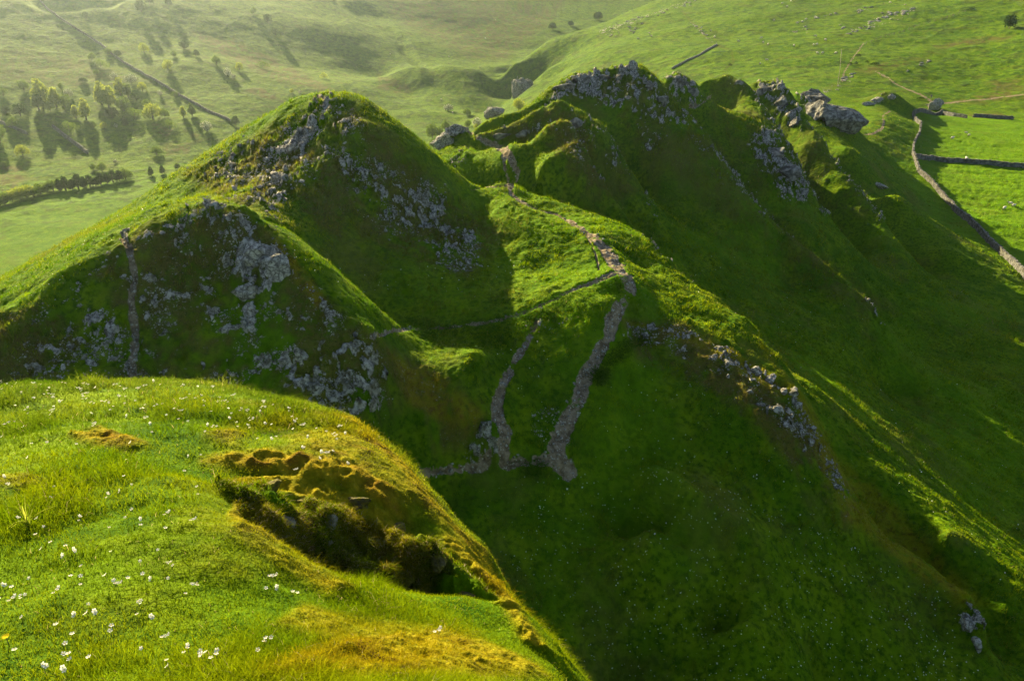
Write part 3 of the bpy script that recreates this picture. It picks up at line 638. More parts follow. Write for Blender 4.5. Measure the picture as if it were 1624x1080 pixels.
# ------------------------------------------------------------------ rocks
def ico(sub):
    bm=bmesh.new();bmesh.ops.create_icosphere(bm,subdivisions=sub,radius=1);v=np.array([q.co[:] for q in bm.verts]);f=np.array([[q.index for q in p.verts] for p in bm.faces]);bm.free();return v,f
I1,I2,I3=ico(1),ico(2),ico(4)
def rock_shape(base,seed,cuts=9,rough=.12):
    rg=np.random.default_rng(seed);v,f=base;v=v.copy()
    for _ in range(cuts):
        d=rg.normal(size=3);d/=np.linalg.norm(d);k=.45+.4*rg.random();t=v@d-k;v=np.where((t>0)[:,None],v-np.maximum(t,0)[:,None]*d*.92,v)
    v+=rg.normal(size=v.shape)*rough*.25
    v*=np.array([1,.75+.3*rg.random(),.6+.3*rg.random()]);return v,f
VAR=[rock_shape(I1,100+i,7,.2) for i in range(10)]
def scatter_rocks(x,y,size,sink=.25,stretch=None):
    n=len(x);z=height(x,y);co=[];fa=[];o=0
    for i in range(n):
        v,f=VAR[RNG.integers(10)];a=RNG.random()*6.283;c,s=math.cos(a),math.sin(a);ti=RNG.normal()*.35
        q=v*size[i]*np.array([1,1,1+.3*RNG.random()])
        q=np.stack([q[:,0]*c-q[:,1]*s,q[:,0]*s+q[:,1]*c,q[:,2]],1);ct,st=math.cos(ti),math.sin(ti)
        q=np.stack([q[:,0],q[:,1]*ct-q[:,2]*st,q[:,1]*st+q[:,2]*ct],1)
        co.append(q+np.array([x[i],y[i],z[i]+size[i]*(.3-sink)]));fa.append(f+o);o+=len(v)
    return np.concatenate(co),np.concatenate(fa)
def pick(weight,rmin,rmax,n,a0=-46,a1=46):
    x,y,r=cells(n*60,rmin,rmax,a0,a1);w_=samp(weight,x,y);k=np.nonzero(RNG.random(len(x))<w_)[0][:n];return x[k],y[k],r[k]
SZK=.8
for nm,lab,rmin,rmax,n,s0 in [('near_hill_stones','pale limestone fragments strewn over the shaded near hill face',34,60,9000,.00075),
    ('main_hill_stones','pale limestone fragments on the face of the tall left hill',60,100,7000,.0007),
    ('ridge_stones','limestone fragments on the crags of the long ridge',84,240,4200,.0007)]:
    x,y,r=pick(np.clip(rock**1.3*(1-path*.6)*sstep(RN+(small-.5)*.8,-.12,.35),0,1),rmin,rmax,n)
    sz=r*s0*np.exp(RNG.normal(size=len(x))*.55+.2)
    co,f=scatter_rocks(x,y,sz,.35)
    tag(obj(nm,mesh_np(nm,co,f,M_ROCK,False)),lab,'stones',kind='stuff')
x,y,r=pick(np.clip(path*(RR<130),0,1)*.8,36,118,2600)
sz=.012+.15*RNG.random(len(x))**5+.0003*r
co,f=scatter_rocks(x,y,sz,.3);tag(obj('path_stones',mesh_np('path_stones',co,f,M_ROCK,False)),'loose pale stones lying along the worn footpath','stones',kind='stuff')
# boulders one can point at
def vnoise(p,s,seed): return noise3(p[:,0]*s+50,p[:,1]*s+50,p[:,2]*s+50,seed)-.5
def crag(seed,size,rough=.28,sub=I3,cuts=14):
    v,f=rock_shape(sub,seed,cuts,.0);nrm=v/np.linalg.norm(v,axis=1)[:,None]
    d=vnoise(v,1.6,seed)*rough*1.3+np.abs(vnoise(v,3.7,seed+1))*rough*1.1+vnoise(v,8,seed+2)*rough*.4
    return (v+nrm*d[:,None])*np.array(size),f
def put_rock(name,u,v,size,label,rmin,seed,rz=0,tilt=0,mat=None,rmax=2500,sink=.3,cat='rock',group=None,sub=I3,carve=None):
    p=hit(u,v,rmin,rmax);co,f=crag(seed,size,sub=sub)
    if carve is not None: co=carve(co)
    o=obj(name,mesh_np(name,co,f,mat or M_CRAG,False),None,(p.x,p.y,p.z+size[2]*(.5-sink)));o.rotation_euler=(tilt,0,rz);tag(o,label,cat,group);return o
def cave(co):
    # a dark opening in the face towards the hills
    c=np.array([-1.6,-4.6,-1.6]);d=np.linalg.norm((co-c)/np.array([1.5,3.4,2.0]),axis=1);k=np.clip(1-d,0,1)
    co=co.copy();co[:,1]+=sstep(k,0,.35)*4.2;return co
put_rock('rock_tower',1314,198,(8.2,5.4,8.4),'large leaning grey limestone crag with a dark cave at the end of the ridge',222,501,rz=R(-28),tilt=R(-4),rmax=262,sink=.42,cat='crag',carve=cave)
put_rock('limestone_crag',1292,163,(4.6,3.2,3.4),'jagged grey crag just left of the big crag with the cave',205,502,rz=R(-20),rmax=245)
put_rock('rock_fang',1483,174,(3.0,2.2,5.0),'upright dark grey rock fang beyond the pasture wall, below the walker',300,503,tilt=R(20),rmax=420,mat=M_ROCK)
put_rock('rock_slab',1394,297,(2.4,1.0,.9),'small pale rock slab alone on the shaded grass slope',140,504,rz=R(-50),rmax=230,mat=M_ROCK)
put_rock('mound_rock',1391,160,(2.6,1.6,1.7),'left grey rock on top of the small mound beyond the ridge',300,505,rmax=352,mat=M_ROCK)
put_rock('mound_rock',1414,156,(1.9,1.5,1.9),'right grey rock on top of the small mound beyond the ridge',300,506,rmax=352,mat=M_ROCK)
put_rock('mound_rock',1378,166,(2.6,1.4,1.1),'low grey ledge rock at the left foot of the small mound',300,507,rmax=352,mat=M_ROCK)
put_rock('gorge_cliff',828,148,(9,7,14),'grey limestone cliff at the mouth of the far gorge',480,508,rmax=800,cat='cliff')
put_rock('gorge_outcrop',788,182,(9,6,5),'dark grey outcrop low on the shaded valley side',430,509,rmax=760)
put_rock('outcrop',404,405,(1.3,.9,1.2),'upper half of the pale limestone outcrop on the near hill',44,510,tilt=R(-30),rmax=60,mat=M_ROCK,sink=.62)
put_rock('outcrop',388,462,(1.0,.8,1.1),'lower left bulge of the pale limestone outcrop on the near hill',44,511,tilt=R(-30),rmax=60,mat=M_ROCK,sink=.62)
put_rock('outcrop',436,428,(1.0,.8,1.3),'right bulge of the pale limestone outcrop on the near hill',44,512,tilt=R(-20),rmax=60,mat=M_ROCK,sink=.62)
put_rock('knob_rock',722,212,(2.0,1.4,1.3),'grey rock knob on the skyline left of the saddle path',98,513,rmax=118,mat=M_ROCK)
put_rock('knob_rock',702,232,(2.0,1.6,2.0),'grey rocky edge dropping left below the saddle knob',98,514,rmax=118,mat=M_ROCK)
put_rock('summit_rock',1003,110,(.8,.6,1.2),'pointed rock on the highest top of the long ridge',120,515,rmax=145,mat=M_ROCK)
for i,(u,v,s,lab,r0,r1) in enumerate([(893,136,(3.0,1.6,1.6),'grey crag at the left end of the highest ridge top',115,142),(925,126,(3.2,1.6,2.0),'grey crag left of centre on the highest ridge top',115,142),(960,124,(3.0,1.6,2.1),'fluted grey crag in the middle of the highest ridge top',115,142),(985,122,(2.4,1.5,2.0),'crag right of centre on the highest ridge top',115,142),
    (1030,135,(2.0,1.6,2.2),'crag at the right shoulder of the highest ridge top',115,142),(1052,160,(1.9,1.4,2.0),'lower crag on the right shoulder of the highest ridge top',110,140),(1075,130,(3.0,2.0,2.2),'broad dark crag just right of the highest ridge top',138,160),(1098,143,(1.8,1.5,2.0),'smaller crag beside the broad dark crag, where the track ends',138,160),
    (1172,132,(2.0,1.3,1.8),'pale crag near the top of the green rounded rib',150,175),(1215,142,(3.0,2.0,2.6),'upper crag on the rocky rib right of the green rounded rib',175,200),(1240,165,(2.6,1.8,2.8),'middle crag on the rocky rib right of the green rounded rib',170,198),(1262,190,(2.4,1.6,2.4),'lower crag on the rocky rib right of the green rounded rib',165,192),(1300,198,(2.6,1.6,2.0),'small crag between the rocky rib and the crag with the cave',160,190),
    (1225,240,(3.0,2.0,3.4),'upper part of the brown rock face below the green rounded rib',130,172),(1250,272,(2.8,2.0,3.2),'middle part of the brown rock face below the green rounded rib',128,170),(1270,305,(2.4,1.6,2.4),'foot of the brown rock face below the green rounded rib',125,168),(915,195,(1.4,1.0,1.2),'small crag under the second knoll behind the saddle',98,116),(795,214,(2.0,1.2,1.0),'low rock band just above the wide bare patch of the saddle path',96,125),(830,212,(1.8,1.1,1.0),'rock band right of the wide bare patch of the saddle path',96,125)]):
    s=tuple(q*(.62 if v<140 and u<1060 else .8) for q in s);put_rock('ridge_crag',u,v,s,lab,r0,700+i,rz=i*.4,tilt=R(-22),rmax=r1,sink=.72,mat=M_CRAG)
for i,(u,v,s,lab) in enumerate([(1200,588,.8,'pale block in the dark cliff band right of the path bend'),(1222,600,.9,'tall pale block in the dark cliff band, near its middle'),(1256,622,.8,'bluish block at the right end of the dark cliff band'),(1130,565,.6,'small block at the left end of the dark cliff band'),
     (1268,640,.6,'pale rock under the right end of the dark cliff band'),(1285,700,.6,'rock on the edge of the dark rib below the cliff band'),(1325,770,.6,'rock low on the dark rib below the cliff band'),(1538,985,.9,'bluish rock at the bottom right of the shaded rib'),(1548,1020,.7,'lower rock at the bottom right of the shaded rib')]):
    put_rock('cliff_block',u,v,(s*.75,s*.6,s*.8),lab,44,520+i,rz=i,rmax=66,mat=M_ROCK,sink=.75)
# knoll rocks in the mossy bank
for i,(u,v,s,lab) in enumerate([(447,822,.085,'pale grey stone showing in the mossy bank of the near knoll, left one'),(527,826,.06,'small bluish stone in the mossy bank of the near knoll, middle one'),(391,772,.045,'small stone high at the left end of the mossy bank'),(522,858,.03,'smallest stone low in the mossy bank')]):
    put_rock('bank_stone',u,v,(s,s*.8,s*1.1),lab,3.4,540+i,rz=i,rmax=4.9,mat=M_ROCK,sink=.85)
for i,(u,v,s,lab) in enumerate([(560,790,.12,'mossy boulder bulging from the top of the bank, left one'),(620,838,.12,'mossy boulder bulging from the top of the bank, middle one'),(690,885,.12,'mossy boulder bulging from the top of the bank, right one'),(470,800,.12,'dark mossy rock in the left part of the bank'),(420,770,.10,'mossy rock at the left end of the bank'),(640,905,.10,'dark mossy rock low in the right part of the bank'),(740,935,.11,'dark mossy rock at the right foot of the bank')]):
    put_rock('mossy_rock',u,v,(s*.9,s*.7,s*.6),lab,3.0,580+i,rz=i,rmax=6.6,mat=M_MOSSROCK,sink=1.05)
# boulders of the outcrop bands on the sunny far hillside
bands=[((968,58),(1022,42),18,4),((1000,36),(1110,2),26,5),((960,48),(1005,32),12,4),((1342,54),(1378,44),12,3),((1360,46),(1400,28),16,4),((1398,28),(1452,13),34,7),((1330,40),(1340,52),4,3),((1290,30),(1335,20),8,2),((1345,22),(1420,4),12,4),((1256,53),(1280,46),9,3),
       ((1290,152),(1330,140),10,3),((1330,132),(1357,118),14,3),((1096,36),(1136,72),22,4),((1430,118),(1485,92),12,2)]
bm_={}
for i in range(6):
    co,f=crag(600+i,(1,1,.8),sub=I2);bm_[i]=mesh_np('boulder',co,f,M_ROCK,False)
for (a,b,n,jit) in bands:
    for k in range(n):
        t=RNG.random();u=a[0]+(b[0]-a[0])*t+RNG.normal()*2;v=a[1]+(b[1]-a[1])*t+RNG.normal()*jit*.5
        p=hit(u,v,280,1000);s=p.length*(.0008+.0015*RNG.random()**1.5)
        o=obj('boulder',bm_[int(RNG.integers(6))],None,(p.x,p.y,p.z+s*.1));o.scale=(s*1.4,s,s*.9);o.rotation_euler=(0,0,RNG.random()*6.28)
        tag(o,'grey limestone boulder in the outcrop bands of the sunny far hillside','boulder','boulders on the far hillside')
print('rocks',round(time.time()-T0,1))

# ------------------------------------------------------------------ dry stone walls
def wall(name,label,pl,rmin,rmax,hgt=1.3,th=.5,st=.55,courses=4,mat=None):
    P=[hit(u,v,rmin,rmax) for u,v in pl];co=[];fa=[];ck=[];fk=[]
    box=np.array([[x,y,z] for z in (-.5,.5) for y in (-.5,.5) for x in (-.5,.5)],float)
    bf=np.array([[0,1,3,2],[4,6,7,5],[0,4,5,1],[2,3,7,6],[0,2,6,4],[1,5,7,3]])
    for a,b in zip(P[:-1],P[1:]):
        d=Vector((b.x-a.x,b.y-a.y));L=d.length;
        if L<.1: continue
        d/=L;nx,ny=-d.y,d.x;n=max(1,int(L/st))
        for i in range(n):
            for c in range(courses+1):
                top=c==courses
                for side in ((0,) if top else (-1,1)):
                    t=(i+.5+(c%2)*.5+RNG.normal()*.1)/n*L;x=a.x+d.x*t+nx*side*th*.27*(1.1-.12*c);y=a.y+d.y*t+ny*side*th*.27*(1.1-.12*c)
                    z=float(height(x,y))+(c+.5)*hgt/(courses+.6)-.08*hgt+(RNG.normal()*.05+(.05 if top else 0))*hgt
                    sz=np.array([L/n*(1.08+.15*RNG.random()),th*(.62 if not top else .9)*(.9+.25*RNG.random()),hgt/(courses+.6)*(1.05+.2*RNG.random()+(.35*RNG.random() if top else 0))])
                    q=(box+RNG.normal(size=box.shape)*.07)*sz
                    q=np.stack([q[:,0]*d.x+q[:,1]*nx,q[:,0]*d.y+q[:,1]*ny,q[:,2]],1)+np.array([x,y,z])
                    if top: ck.append(q);fk.append(bf+8*len(fk))
                    else: co.append(q);fa.append(bf+8*len(fa))
    root=empty(name,P[0]);tag(root,label,'wall')
    for nm,c,f in (('stone_courses',co,fa),('coping_stones',ck,fk)):
        o=obj(nm,mesh_np(nm,np.concatenate(c)-np.array(P[0]),np.concatenate(f),mat or M_WALL),root)
    return root
wall('drystone_wall','long grey dry stone wall curving down beside the sheep pasture to the right edge',[(1447,182),(1450,190),(1460,199),(1458,214),(1449,230),(1447,245),(1452,258),(1456,272),(1470,286),(1490,308),(1510,328),(1530,348),(1555,372),(1580,397),(1600,416),(1624,441),(1665,485)],150,420)
wall('drystone_wall','straight dry stone wall crossing between the two right-hand sheep pastures',[(1453,251),(1480,254),(1500,258),(1540,260),(1580,263),(1624,267),(1700,276)],150,420)
wall('drystone_wall','short dry stone wall closing the top left end of the upper pasture',[(1448,182),(1470,181),(1493,180)],200,460)
wall('drystone_wall','broken dry stone wall along the top of the upper pasture, right of the rock fang',[(1495,182),(1512,185),(1532,188)],200,460,1.2)
wall('drystone_wall','dark dry stone wall remnant at the top edge of the pasture, far right',[(1543,186),(1570,188),(1606,190)],200,460,1.2)
wall('drystone_wall','long thin stone wall running down the hazy far left hillside',[(62,0),(90,27),(125,50),(160,72),(195,100),(230,121),(265,140),(295,158),(330,178),(365,193)],380,1100,1.3,.7,1.1,2)
wall('drystone_wall','short ruined wall below the trees on the left valley side',[(84,203),(110,223),(139,244)],380,700,1.6,1.0,.9,2)
wall('drystone_wall','faint low wall at the left edge below the dark trees',[(-20,190),(5,197),(24,205),(42,213)],380,700,1.2,.9,1,2)
wall('drystone_wall','thin wall slanting across the sunny far hillside above the ridge tops',[(1137,72),(1110,88),(1086,99),(1066,110)],330,800,.7,.5,.9,2,mat=M_ROCK)
0 and wall('drystone_wall','tumbled wall climbing the sunny far hillside from the bend of the track',[(1136,70),(1118,52),(1100,36),(1090,24)],330,900,.8,1.0,1.6,1)
def fence(name,label,pl,n,rmin,rmax,h=1.3):
    P=[hit(u,v,rmin,rmax) for u,v in pl];root=empty(name,P[0]);tag(root,label,'fence')
    bm=bmesh.new();bmesh.ops.create_cone(bm,cap_ends=True,segments=6,radius1=.13,radius2=.10,depth=h+.3);me=bpy.data.meshes.new('post');bm.to_mesh(me);bm.free();me.materials.append(M_WOOD)
    pp=[]
    for i in range(n):
        t=i/(n-1)*(len(P)-1);k=min(int(t),len(P)-2);q=P[k].lerp(P[k+1],t-k);q.z=float(height(q.x,q.y))+h/2-.1
        obj('post',me,root,q-P[0]);pp.append(q-P[0])
    bm=bmesh.new()
    for hh in (.1,.5):
        for a,b in zip(pp[:-1],pp[1:]):
            a=a+Vector((0,0,hh));b=b+Vector((0,0,hh));vs_=[bm.verts.new(q+o) for q in (a,b) for o in (Vector((0,0,.02)),Vector((.03,0,-.02)),Vector((-.03,0,-.02)))]
            for i in range(3): bm.faces.new((vs_[i],vs_[(i+1)%3],vs_[3+(i+1)%3],vs_[3+i]))
    me=bpy.data.meshes.new('wire');bm.to_mesh(me);bm.free();me.materials.append(M_WOOD);obj('wire',me,root)
fence('post_fence','thin dark post and wire fence dropping beside the pale path on the far hillside',[(1334,82),(1332,110),(1328,138)],16,330,560)
fence('post_fence','faint fence line slanting up right across the sunny far hillside',[(1374,70),(1420,55),(1470,38),(1530,20)],20,380,900)
print('walls',round(time.time()-T0,1))

# ------------------------------------------------------------------ trees
def leafcloud(lobes,n,size,seed):
    rg=np.random.default_rng(seed);w_=np.array([l[3]**2 for l in lobes]);ch=rg.choice(len(lobes),n,p=w_/w_.sum())
    L=np.array([(*l[:3],l[3],l[4] if len(l)>4 else 1) for l in lobes])[ch]
    d=rg.normal(size=(n,3));d/=np.linalg.norm(d,axis=1)[:,None];rad=(.62+.42*rg.random(n)**.7)[:,None]
    bump=1+.18*np.sin(d[:,0:1]*7+ch[:,None])*np.cos(d[:,1:2]*6+ch[:,None]*2)
    c=L[:,:3]+d*rad*L[:,3:4]*bump*np.stack([np.ones(n),np.ones(n),L[:,4]],1)
    a=rg.normal(size=(n,3));a/=np.linalg.norm(a,axis=1)[:,None];b=np.cross(a,rg.normal(size=(n,3)));b/=np.linalg.norm(b,axis=1)[:,None]
    s=size*(.6+.8*rg.random(n))[:,None]
    return np.stack([c-a*s,c-b*s*.6,c+a*s,c+b*s*.6],1).reshape(-1,3),np.arange(n*4).reshape(-1,4)
SHAPES={}
rg=np.random.default_rng(5)
def lob(k,spread,zlo,zhi,r0,r1): return [((rg.random()-.5)*2*spread,(rg.random()-.5)*2*spread,zlo+(zhi-zlo)*rg.random(),r0+(r1-r0)*rg.random(),.9) for _ in range(k)]
SHAPES['tall']=[(0,0,.42,.24,1.1),(.05,.02,.62,.20,1.1),(-.04,0,.80,.14,1.2),(.16,.05,.50,.15),(-.17,.04,.46,.15),(.1,-.1,.3,.17),(-.12,-.08,.27,.16),(.02,0,.90,.08,1.2)]
SHAPES['tall2']=[(-.05,0,.38,.24,1.1),(.10,.03,.55,.18,1.1),(-.12,0,.62,.16,1.2),(.07,0,.78,.13,1.2),(-.18,.06,.36,.15),(.2,.05,.34,.16),(-.1,0,.84,.08)]
SHAPES['round']=[(0,0,.52,.40,.95),(.22,.1,.45,.26),(-.24,0,.42,.26),(.05,-.22,.36,.26),(-.1,.2,.62,.24),(.1,0,.72,.22),(.3,-.05,.3,.2),(-.3,-.05,.28,.2)]
SHAPES['wide']=[(0,0,.5,.42,.9),(.5,0,.42,.36,.9),(-.55,.05,.38,.36,.9),(.9,0,.3,.26),(-.95,0,.28,.24),(.2,-.2,.6,.3),(-.3,.1,.62,.28)]
SHAPES['cone']=[(0,0,.30,.30,1),(0,0,.52,.24,1.2),(.03,0,.72,.16,1.3),(0,0,.86,.09,1.4),(.12,.05,.22,.2),(-.13,0,.2,.2)]
SHAPES['feather']=[(0,0,.5,.17,2.2),(.13,0,.42,.14,2.2),(-.14,.03,.40,.14,2.2),(.05,0,.78,.08,2.4),(-.07,0,.74,.08,2.4),(.2,0,.3,.12,1.8),(-.22,0,.28,.12,1.8)]
TM={}
def trunk_mesh(shape):
    bm=bmesh.new()
    def limb(a,b,r1,r2):
        a,b=Vector(a),Vector(b);q=(b-a).to_track_quat('Z','Y');ring=[]
        for p,r in ((a,r1),(a.lerp(b,.5)+Vector((.01,.008,0)),(r1+r2)/2),(b,r2)):
            ring.append([bm.verts.new(p+q@Vector((math.cos(t)*r,math.sin(t)*r,0))) for t in [k*math.pi/3 for k in range(6)]])
        for A_,B_ in zip(ring[:-1],ring[1:]):
            for k in range(6): bm.faces.new((A_[k],A_[(k+1)%6],B_[(k+1)%6],B_[k]))
    limb((0,0,-.06),(.01,0,.3),.040,.028);limb((.01,0,.3),(0,.01,.75),.028,.008)
    for l in SHAPES[shape][1:6]: limb((.005,0,.16+.1*l[2]),(l[0]*.9,l[1]*.9,l[2]),.018,.006)
    me=bpy.data.meshes.new('trunk');bm.to_mesh(me);bm.free();me.materials.append(M_BARK);return me
def tree(name,kind,shape,u,v,hpx,wr,label,group,rmin=380,rmax=1200):
    if (shape,kind) not in TM:
        co,f=leafcloud(SHAPES[shape],1500,.038 if shape!='feather' else .03,len(TM)+3);TM[shape,kind]=mesh_np('crown',co,f,M_LEAF[kind])
    if shape not in TM: TM[shape]=trunk_mesh(shape)
    p=hit(u,v,rmin,rmax);H=hpx/F*(p.y*CP-p.z*SP)*.95
    wr=wr*(1.12 if shape in('tall','tall2') else 1.0);t=empty(name,p,RNG.random()*6.28 if shape!='wide' else 0);t.scale=(H*wr,H*wr,H);tag(t,label,'tree' if hpx>13 else 'bush',group)
    c=obj('crown',TM[shape,kind],t);tr=obj('trunk',TM[shape],t);return t
G1='trees on the left valley side'
for a in [
 ('ash_tree','ash','tall',67,167,44,.95,'tall bright yellow-green tree, leftmost of the upper left clump',G1),
 ('ash_tree','ash','tall2',90,170,34,1.1,'bright rounded tree right of the tallest tree in the upper left clump',G1),
 ('tree','green','tall2',62,174,26,1.1,'darker tree in front of the upper left clump',G1),
 ('tree','green','round',103,171,24,1,'dim green tree at the right end of the upper left clump',G1),
 ('tree','green','round',80,176,16,1.1,'low dark bush at the foot of the upper left clump',G1),
 ('hawthorn_tree','white','round',109,153,13,1.2,'greyish blossoming hawthorn behind the upper left clump',G1),
 ('hawthorn_tree','green','round',98,143,12,1.0,'small green tree above the blossoming hawthorn behind the left clump',G1),
 ('tree','green','round',38,143,18,1.1,'round dim green tree left of the upper left clump',G1),
 ('ash_tree','ash','tall',137,190,35,.95,'sunlit yellow tree standing alone between the two large clumps',G1),
 ('ash_tree','ash','tall2',121,187,22,1.1,'smaller yellow tree leaning against the lone sunlit tree',G1),
 ('ash_tree','ash','tall',162,166,38,.9,'tall thin yellow tree at the left of the upper right clump',G1),
 ('ash_tree','ash','tall2',174,172,40,1.0,'broad yellow tree in the middle of the upper right clump',G1),
 ('ash_tree','ash','tall',192,152,30,1.0,'yellow tree at the back of the upper right clump',G1),
 ('tree','green','tall2',204,155,24,1.0,'green tree right of the yellow tree at the back of the clump',G1),
 ('hawthorn_tree','white','round',208,132,15,1.4,'large whitish hawthorn on top of the upper right clump',G1),
 ('hawthorn_tree','white','round',182,127,13,1.1,'whitish hawthorn just left of the largest whitish hawthorn',G1),
 ('ash_tree','ash','round',226,145,16,1.0,'small yellow round tree by the hillside wall',G1),
 ('tree','green','round',196,176,24,1.2,'green tree low in the upper right clump',G1),
 ('tree','dark','wide',216,160,12,1.2,'dark scrub under the small yellow round tree',G1),
 ('tree','dark','round',178,186,18,1.3,'dark bushes at the foot of the upper right clump',G1),
 ('ash_tree','ash','round',243,189,28,1.2,'large spreading yellow tree low on the slope right of the clumps',G1),
 ('tree','green','wide',214,189,20,1.1,'wide green thicket left of the spreading yellow tree',G1),
 ('tree','green','round',233,170,14,1.1,'small green tree behind the spreading yellow tree',G1),
 ('tree','green','round',262,187,16,1.1,'green bush right of the spreading yellow tree',G1),
 ('bush','green','wide',269,203,15,.8,'rounded pale bush in the open below the spreading yellow tree',G1),
 ('hawthorn_tree','white','round',328,208,17,1.3,'round white blossoming hawthorn alone with its shadow on the slope',G1),
 ('tree','ash','tall2',291,187,20,1,'left one of the pair of small trees beside the hillside wall',G1),
 ('tree','green','tall',305,184,21,1,'right one of the pair of small trees beside the hillside wall',G1),
 ('hawthorn_tree','white','round',254,152,9,1.1,'tiny whitish bush left of the hillside wall',G1),
 ('bush','green','round',278,154,10,1.2,'small bush growing on the hillside wall',G1),
 ('bush','dark','round',374,199,17,.9,'dark upright bush close to the left shoulder of the tall hill',G1),
 ('bush','dark','cone',199,199,17,.9,'dark conical bush below the upper right clump',G1),
 ('bush','green','wide',110,209,19,.9,'wide green thicket by the top of the short ruined wall',G1),
 ('bush','green','round',86,202,13,1.2,'green bush left of the wide thicket by the ruined wall',G1),
 ('bush','green','round',148,203,11,1.1,'small green bush between the lone sunlit tree and the dark cone',G1),
 ('bush','ash','round',165,204,12,1.1,'small yellow bush left of the dark conical bush',G1),
 ('bush','white','round',184,203,8,1,'tiny white flowering bush left of the dark conical bush',G1),
 ('tree','dark','round',33,184,22,1.25,'broad dark tree at the left above the lone round tree',G1),
 ('tree','dark','round',10,180,14,1.2,'dark tree near the left edge beside the broad dark tree',G1),
 ('tree','green','round',21,202,18,1.1,'grey-green tree below the broad dark tree at the left',G1),
 ('tree','green','round',0,226,32,.9,'big green tree cut by the left edge of the picture',G1),
 ('tree','ash','round',37,248,21,1.15,'lone round sunlit tree in the lower left field',G1),
 ('bush','green','round',7,266,12,1.1,'small bush near the left edge above the hedge',G1),
 ('bush','green','round',6,152,13,1.3,'dim bush at the left edge high on the slope',G1),
 ('bush','dark','round',132,131,8,2,'dark low scrub above the upper right clump',G1),
 ('bush','green','round',153,119,9,1.2,'small green bush high above the clumps',G1),
 ('bush','green','wide',160,107,14,1,'hazy thicket by the bend of the hillside wall',G1),
 ('bush','green','round',146,96,13,1.1,'hazy bush left of the bend in the hillside wall',G1),
 ('bush','green','round',172,86,11,1.2,'hazy bush above the bend in the hillside wall',G1),
 ('bush','dark','round',187,90,11,1.2,'hazy dark bush right of the hillside wall bend',G1),
 ('bush','ash','round',229,84,17,1.0,'pale round bush high on the hazy slope',G1),
 ('bush','ash','round',267,112,19,1.0,'sunlit round bush in the middle of the hazy slope',G1),
 ('bush','green','round',276,91,11,1.1,'hazy bush above the sunlit round bush',G1),
 ('bush','dark','round',292,78,14,1.3,'wide hazy dark bush high on the slope',G1),
 ('bush','dark','round',312,90,12,1,'hazy dark bush at the right of the high row',G1),
 ('bush','green','round',344,103,16,1.1,'hazy green bush above the blossoming pair',G1),
 ('hawthorn_tree','white','round',362,122,15,1.0,'greyish blossoming bush, left of the pair in mid slope',G1),
 ('hawthorn_tree','white','round',371,126,9,1.1,'small whitish bush, right of the pair in mid slope',G1),
 ('bush','ash','round',380,112,14,1.0,'yellowish bush just above the blossoming pair',G1),
 ('bush','green','wide',417,108,12,.95,'long rounded hedge-like bush on the hazy slope',G1),
 ('bush','ash','wide',514,125,11,.6,'flat-topped pale tree above the summit of the tall hill',G1),
 ('bush','dark','round',137,31,13,.9,'lone dark bush high at the top left',G1),
 ('bush','dark','round',224,19,20,1.1,'large hazy bush near the top edge',G1),
 ('bush','dark','round',238,8,14,1.1,'hazy bush right of the large bush near the top edge',G1),
 ('bush','dark','round',268,9,12,1.1,'hazy dark bush touching the top edge',G1),
 ('bush','green','round',402,22,11,1.2,'small hazy bush high on the slope, left of two',G1),
 ('bush','dark','round',425,36,14,1.1,'hazy dark bush high on the slope, right of two',G1),
 ('bush','green','round',437,56,13,1.1,'hazy bush below the two high bushes',G1),
 ('bush','ash','round',463,148,8,1.1,'tiny bush just left of the tall hill summit',G1),
 ('bush','white','round',476,149,7,1.1,'tiny pale bush touching the tall hill summit',G1),
 ('bush','green','round',249,246,16,1.3,'grey-green bush in the tussocky ground left of the tall hill',G1),
 ('bush','dark','feather',240,279,17,1.1,'left of two dark bushes at the field edge',G1),
 ('bush','dark','feather',258,276,16,1.1,'right of two dark bushes at the field edge',G1),
 ('bush','dark','round',282,269,11,1.0,'small dark bush between the two field-edge bushes and the hill',G1),
 ('bush','green','round',313,262,14,1.2,'green bush touching the left shoulder of the tall hill',G1),
 ('bush','green','round',162,272,16,1.1,'grey bush behind the right half of the hedge',G1),
 ('bush','green','round',148,270,12,1.1,'small bush behind the hedge, left of the grey bush',G1),
 ('bush','white','round',183,259,7,1.1,'tiny white bush above the right end of the hedge',G1)]: tree(*a)
G2='hedge trees along the field edge'
hx=[(-14,330,22,'green'),(-2,328,20,'green'),(8,324,20,'green'),(20,320,18,'ash'),(32,316,24,'ash'),(43,313,22,'ash'),(54,312,20,'green'),(65,308,18,'green'),(75,305,20,'green'),(85,303,19,'green'),(95,303,22,'dark'),(105,302,25,'dark'),(115,301,24,'dark'),(125,299,24,'dark'),(134,297,23,'dark'),(143,296,22,'dark'),(152,295,19,'dark'),(160,293,20,'dark'),(170,291,22,'dark'),(180,289,24,'dark'),(190,287,24,'dark'),(200,284,20,'green')]
for i,(u,v,h,k) in enumerate(hx):
    tree('hedge_tree',k,'feather' if k=='dark' else 'round',u,v,h*(.8+.35*RNG.random()),1.35,{'green':'pale grey-green tree in the left part of the hedge along the valley field','ash':'yellowish sunlit tree near the left end of the hedge along the valley field','dark':'dark feathery tree in the right part of the hedge along the valley field'}[k] if i<len(hx)-1 else 'grey-green tree closing the right end of the hedge',G2,rmin=330,rmax=600)
G3='trees in the valley behind the saddle'
